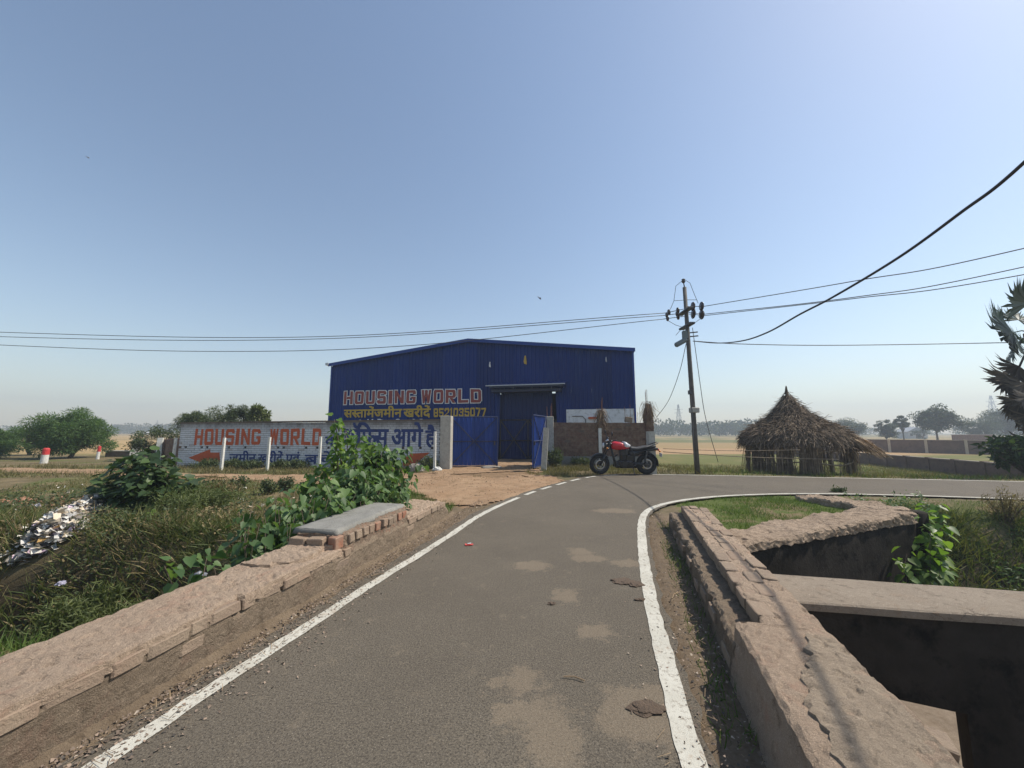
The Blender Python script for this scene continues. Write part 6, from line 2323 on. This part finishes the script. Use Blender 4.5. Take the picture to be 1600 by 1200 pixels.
far_m = lambda x, y: (y > np.interp(x, *FAR_EDGE) - .12) & ((x > 5.9) | (y < 16.4))
grass('field_grass', 'rough green field grass beyond the far edge of the side road', 46000, (1.2, 26), (11.5, 26), far_m, (.08, .26), .014, M['grass_mixed'], 211)
grass('field_grass', 'green grass right around the straw hut and low panelled wall', 26000, (6.5, 26), (11.0, 24), far_m, (.06, .2), .013, M['grass_green'], 212)
grass('gate_grass', 'patchy grass around the leaning post by the open gate', 9000, (.5, 4.6), (12.4, 16.4), lambda x, y: off_path(x, y), (.06, .2), .01, M['grass_mixed'], 213)

grass('path_grass', 'thin dry grass tufts creeping over the sandy path', 9000, (-9, 1.4), (9.6, 15.6), lambda x, y: path_mask(x, y) & (fbm(x, y, .8, 61) > .56), (.03, .1), .008, M['grass_mixed'], 214)
n = 4200
g = np.random.default_rng(215)
x, y = g.uniform(-8, 1.6, n), g.uniform(7.6, 18, n)
k = path_mask(x, y)
x, y = x[k], y[k]
o = link('path_pebbles', scatter('path_pebbles', np.stack([x, y, gz(x, y) + .03], -1), g.normal(0, 1, (len(x), 3)) * np.array([1, 1, .3]), g.normal(0, .4, (len(x), 3)) + np.array([0, 0, 1]), g.uniform(.01, .035, len(x)), g.uniform(.01, .03, len(x)), T_CHIP), mottled('path_pebble', (.2, .13, .08), (.38, .28, .19), 40))
kind(o, 'stuff')
tag(o, 'loose clods and pebbles lying on the sandy path', 'pebbles')

def ground_cover(name, label, n, xr, yr, keep, sz, hmax, mat, seed, thr=.5):
    g = np.random.default_rng(seed)
    x, y = g.uniform(*xr, n), g.uniform(*yr, n)
    f = fbm(x, y, 1.1, seed % 13, 4)
    k = keep(x, y) & clear_heap(x, y) & ~in_poly(x, y, RPOLY) & (f > thr)
    x, y, f = x[k], y[k], f[k]
    m = len(x)
    z = gz(x, y) + g.random(m) ** 1.3 * hmax * np.clip((f - thr) * 7, .15, 1)
    A = g.normal(0, 1, (m, 3)) * np.array([1, 1, .5])
    N = g.normal(0, .5, (m, 3)) + np.array([0, -.2, 1])
    o = link(name, scatter(name, np.stack([x, y, z], -1), A, N, sz * g.uniform(.5, 1.5, m), sz * .6 * g.uniform(.5, 1.4, m), T_DIAMOND), mat)
    kind(o, 'stuff')
    tag(o, label, 'ground cover')


ground_cover('low_scrub', 'patches of small-leaved low scrub on the far ditch bank', 26000, (-11, -2.6), (5.0, 9.0), lambda x, y: left_of(x, y) & off_path(x, y), .05, .28, M['leaf_scrub'], 301, .5)
ground_cover('dry_scrub', 'brown withered scrub patches along the ditch edge', 16000, (-11, -2.8), (4.4, 8.0), lambda x, y: left_of(x, y) & off_path(x, y), .05, .22, M['grass_dry'], 302, .5)
ground_cover('low_scrub', 'pale weedy patches in the meadow before the track', 12000, (-13, -2.6), (7.5, 11), lambda x, y: off_path(x, y), .045, .16, M['leaf_weed'], 303, .53)
ground_cover('bank_weeds', 'small mixed weeds matted over the canal bank', 30000, (6.8, 12), (4.0, 8.6), lambda x, y: bank_m(x, y) & (y < np.interp(x, *NEAR_EDGE) - .3), .06, .3, M['leaf_ipomoea_dark'], 304, .44)

# ------------------------------------------------------------------ rubbish, stones, small things
def islandcols(name, stops, rough=.6):
    t = NT(name)
    x = t.n('ShaderNodeValToRGB')
    x.color_ramp.interpolation = 'CONSTANT'
    e = x.color_ramp.elements
    while len(e) < len(stops):
        e.new(.5)
    for i, (p, c_) in enumerate(stops):
        e[i].position = p
        e[i].color = (*c_, 1)
    t.lk(t.geo.outputs['Random Per Island'], x.inputs[0])
    return t.done(x.outputs[0], rough)


M['rubbish'] = islandcols('mixed_rubbish', [(0, (.62, .58, .51)), (.3, (.55, .46, .34)), (.5, (.28, .25, .22)), (.62, (.52, .50, .46)), (.78, (.12, .12, .13)), (.9, (.22, .26, .33)), (.94, (.40, .24, .08)), (.97, (.55, .42, .5))])
g = np.random.default_rng(90)
n = 2600
u = g.random(n)
c0 = np.array([(h0_.x, h0_.y), (h1_.x, h1_.y)])
ax = (c0[1] - c0[0]) / np.linalg.norm(c0[1] - c0[0])
pp = c0[0] + (c0[1] - c0[0]) * u[:, None] + np.stack([-ax[1], ax[0]], -1) * (g.normal(0, .17, n))[:, None]
zz = gz(pp[:, 0], pp[:, 1]) + .03 + .24 * np.exp(-((pp - (c0[0] + (c0[1] - c0[0]) * u[:, None])) ** 2).sum(1) / .05) * g.random(n)
kp = gz(pp[:, 0], pp[:, 1]) > -.45
pp, zz, n = pp[kp], zz[kp], int(kp.sum())
C = np.stack([pp[:, 0], pp[:, 1], zz], -1)
o = link('rubbish_heap', scatter('rubbish_heap', C, g.normal(0, 1, (n, 3)) * np.array([1, 1, .35]), g.normal(0, .5, (n, 3)) + np.array([0, -.2, 1]), g.uniform(.03, .13, n), g.uniform(.03, .10, n), T_CHIP), M['rubbish'])
kind(o, 'stuff')
tag(o, 'heap of torn pale plastic rubbish beside the fig bush', 'rubbish')
M['red_earth'] = mottled('reddish_spoil', (.26, .12, .07), (.36, .2, .13), 5, .95, .7, 30)
n = 500
sp = at(105, 788, -.05)
pp = np.array([sp.x, sp.y]) + g.normal(0, 1, (n, 2)) * np.array([.75, .28])
o = link('brick_rubble', scatter('brick_rubble', np.stack([pp[:, 0], pp[:, 1], gz(pp[:, 0], pp[:, 1]) + .03], -1), g.normal(0, 1, (n, 3)) * np.array([1, 1, .4]), g.normal(0, .5, (n, 3)) + np.array([0, 0, 1]), g.uniform(.03, .12, n), g.uniform(.03, .1, n), T_CHIP), M['red_earth'])
kind(o, 'stuff')
tag(o, 'scatter of reddish brick rubble behind the rubbish heap', 'rubble')
# scattered litter over the verge
n = 260
x, y = g.uniform(-12, -2.4, n), g.uniform(6.0, 10.5, n)
k = off_path(x, y)
x, y = x[k], y[k]
o = link('scattered_litter', scatter('scattered_litter', np.stack([x, y, gz(x, y) + .05], -1), g.normal(0, 1, (len(x), 3)), g.normal(0, .5, (len(x), 3)) + np.array([0, 0, 1]), g.uniform(.03, .09, len(x)), g.uniform(.02, .07, len(x)), T_CHIP), M['rubbish'])
kind(o, 'stuff')
tag(o, 'bits of pale litter scattered through the verge grass', 'litter')


def lump(name, label, cat, loc, dims, mat, seed, rough=.35, group=None):
    bm = bmesh.new()
    bmesh.ops.create_icosphere(bm, subdivisions=3, radius=1)
    for v in bm.verts:
        v.co *= 1 + rough * mnoise.noise(v.co * 1.5 + Vector((seed, 0, 0))) + rough * .45 * mnoise.noise(v.co * 4 + Vector((seed, 7, 0)))
        v.co = Vector((v.co.x * dims[0], v.co.y * dims[1], max(v.co.z, -.45) * dims[2]))
    me = bpy.data.meshes.new(name)
    bm.to_mesh(me)
    bm.free()
    o = link(name, me, mat)
    o.location = loc
    return tag(o, label, cat, group)


M['bag_white'] = plain('shade_greyed_plastic', (.2, .21, .24), .35)  # white bag greyed in its colour to look shaded
M['bag_lilac'] = plain('lilac_plastic', (.36, .34, .42), .35)
M['dung'] = mottled('dry_dung', (.085, .062, .045), (.14, .10, .07), 25, .95, .8, 70)
M['stone'] = mottled('pale_stone', (.19, .165, .14), (.27, .24, .205), 6, .9, .8, 25)
P = at(312, 890, -.25)
lump('plastic_bag', 'crumpled grey-white plastic bag caught under the creeper', 'plastic bag', (P.x, P.y, P.z - .08), (.07, .05, .05), M['bag_white'], 1, .6)
P = at(95, 912, -.35)
lump('plastic_bag', 'small lilac plastic bag lying on the brown ditch grass', 'plastic bag', (P.x, P.y, P.z), (.045, .04, .03), M['bag_lilac'], 2, .6)
P = at(55, 798, -.02)
lump('plastic_bag', 'pinkish plastic scrap lying on the reddish rubble', 'plastic bag', (P.x, P.y, float(gz(P.x, P.y)) + .06), (.07, .05, .04), M['bag_lilac'], 3, .6)
P = at(648, 738, -.03)
lump('stone', 'pale leaning stone slab at the foot of the right arrow', 'stone', (P.x, P.y, float(gz(P.x, P.y)) + .1), (.3, .14, .17), M['stone'], 4, .5)
P = at(683, 736, -.03)
lump('stone', 'small white stone at the foot of the plain grey pillar', 'stone', (P.x, P.y, float(gz(P.x, P.y)) + .05), (.16, .1, .1), M['white_post'], 5, .3)
P = at(768, 732, -.03)
lump('stone', 'flat pale slab lying under the closed gate leaf', 'stone', (P.x, P.y, float(gz(P.x, P.y)) + .04), (.45, .2, .08), M['stone'], 6, .3)
for k, (px, py, a_, b_, lb) in enumerate(((948 + 25, 909, .14, .1, 'flat cake of dried dung spread beside the white line'), (992, 913, .10, .10, 'darker round dung cake touching the white line'), (1000, 938, .06, .03, 'small dung crumb below the dung cakes'), (1010, 1108, .11, .07, 'crumbling brown dung smear in the dried mud'), (862, 944, .04, .03, 'small dark dung pat in the middle of the road'))):
    P = at(px, py, 0)
    lump('dung_pat', lb, 'dung', (P.x, P.y, .006), (a_ * .75, b_ * .75, .009), M['dung'], 20 + k, .5, 'dung pats on the road')
# red wrapper on the carriageway
P = at(733, 852, 0)
wr = thing('wrapper', 'small red and white wrapper lying on the road', 'wrapper', (P.x, P.y, .006), .2)
gw = []
for j in range(4):
    for i in range(6):
        gw.append(((i - 2.5) * .02, (j - 1.5) * .022, .006 + .008 * mnoise.noise(Vector((i * .7, j * .8, 1)))))
MB().add(gw, [(j * 6 + i, j * 6 + i + 1, (j + 1) * 6 + i + 1, (j + 1) * 6 + i) for j in range(3) for i in range(5)]).build('foil', plain('red_foil', (.6, .07, .05), .4), wr)
MB().add([(-.02, -.012, .018), (.025, -.014, .02), (.022, .012, .02), (-.018, .014, .017)], [(0, 1, 2, 3)]).build('white_print', M['let_white'], wr)
# straw and grit on the shoulders
n = 900
y = g.uniform(1.3, 8.2, n)
x = np.where(g.random(n) < .62, LPX(y) + .05 + np.abs(g.normal(0, .16, n)), RPX(y) - .03 - np.abs(g.normal(0, .18, n)))
k = (y < 6.6) | (x < 0)
x, y = x[k], y[k]
o = link('straw_litter', scatter('straw_litter', np.stack([x, y, gz(x, y) * 0 + .012], -1), np.stack([g.normal(0, 1, len(x)), g.normal(0, 1, len(x)), g.normal(0, .06, len(x))], -1), np.tile([0, 0, 1.0], (len(x), 1)), g.uniform(.015, .09, len(x)), .003, T_STRAW), M['straw'])
kind(o, 'stuff')
tag(o, 'bits of dry straw littering the dusty road shoulders', 'straw')
n = 5200
y = 1.3 + 6.8 * g.random(n) ** 1.5
x = np.where(g.random(n) < .75, LPX(y) + .02 + np.abs(g.normal(0, .2, n)), RPX(y) - .02 - np.abs(g.normal(0, .2, n)))
o = link('road_grit', scatter('road_grit', np.stack([x, y, np.full(n, .006)], -1), g.normal(0, 1, (n, 3)) * np.array([1, 1, .3]), g.normal(0, .4, (n, 3)) + np.array([0, 0, 1]), g.uniform(.004, .02, n), g.uniform(.004, .016, n), T_CHIP), islandcols('grit', [(0, (.16, .12, .09)), (.5, (.27, .2, .15)), (.8, (.07, .06, .05)), (.93, (.4, .33, .26))], .95))
kind(o, 'stuff')
tag(o, 'fine grit and crumbs gathered along the road shoulders', 'grit')
for k, (px, py, a_, L_) in enumerate(((897, 1063, -.3, .12), (1055, 932, .9, .16), (590, 900, .5, .12), (217, 1000 + 5, 1.1, .08))):
    P = at(px, py, 0)
    o = MB().tube([(-L_ / 2, 0, .006), (0, .012, .010), (L_ / 2, .0, .006)], .004, 5).build('twig', M['straw'], None)
    o.location, o.rotation_euler = (P.x, P.y, .004), (0, 0, a_)
    tag(o, ('pale twig lying on the dried mud', 'dry stem leaning over the shaded verge beside the white line', 'pale twig in the dust by the raised cement block', 'short straw piece at the foot of the low brick courses')[k], 'twig')

# birds
for px, py, D, s, lb in ((843, 466, 34, .5, 'dark bird gliding above the warehouse roof'), (137, 246, 60, .6, 'tiny bird high in the empty sky')):
    P = at(px, py, Y=D)
    b = thing('bird', lb, 'bird', P, .5)
    b.rotation_euler = (.5, .5, .6)
    MB().loft([[(x, r * math.cos(q), r * math.sin(q)) for q in np.linspace(0, 2 * math.pi, 9)[:-1]] for x, r in ((-.45 * s, .01), (-.3 * s, .04 * s), (0, .09 * s), (.25 * s, .07 * s), (.34 * s, .05 * s), (.44 * s, .008))]).build('body', M['steel_dark'], b, True)
    for sd in (-1, 1):
        MB().add([(.18 * s, .05 * s * sd, .02), (-.12 * s, .05 * s * sd, .02), (-.14 * s, .45 * s * sd, .14 * s), (.12 * s, .42 * s * sd, .14 * s), (-.16 * s, .85 * s * sd, .05 * s), (.18 * s, .05 * s * sd, .035), (-.12 * s, .05 * s * sd, .035), (-.14 * s, .45 * s * sd, .16 * s), (.12 * s, .42 * s * sd, .16 * s)], [(0, 1, 2, 3), (3, 2, 4), (5, 8, 7, 6), (8, 4, 7)]).build('wing', M['steel_dark'], b)
    MB().add([(-.3 * s, -.03 * s, 0), (-.3 * s, .03 * s, 0), (-.62 * s, .1 * s, 0), (-.62 * s, -.1 * s, 0), (-.3 * s, 0, .03 * s)], [(0, 1, 2, 3), (0, 4, 1), (4, 3, 2)]).build('tail', M['steel_dark'], b)

# ------------------------------------------------------------------ haze
HAZE = .0018
hm = bpy.data.materials.new('haze_air')
hm.use_nodes = True
hm.node_tree.nodes.remove(hm.node_tree.nodes['Principled BSDF'])
pv = hm.node_tree.nodes.new('ShaderNodeVolumePrincipled')
pv.inputs['Color'].default_value = (.58, .66, .77, 1)
pv.inputs['Density'].default_value = HAZE
pv.inputs['Anisotropy'].default_value = .2
hm.node_tree.links.new(pv.outputs[0], hm.node_tree.nodes['Material Output'].inputs['Volume'])
hb = MB().box((-640, -70, -3.2), (640, 640, 46)).build('haze', hm)
kind(hb, 'stuff')
tag(hb, 'thin pale daytime haze filling the air over the fields', 'haze')
hb.visible_shadow = True
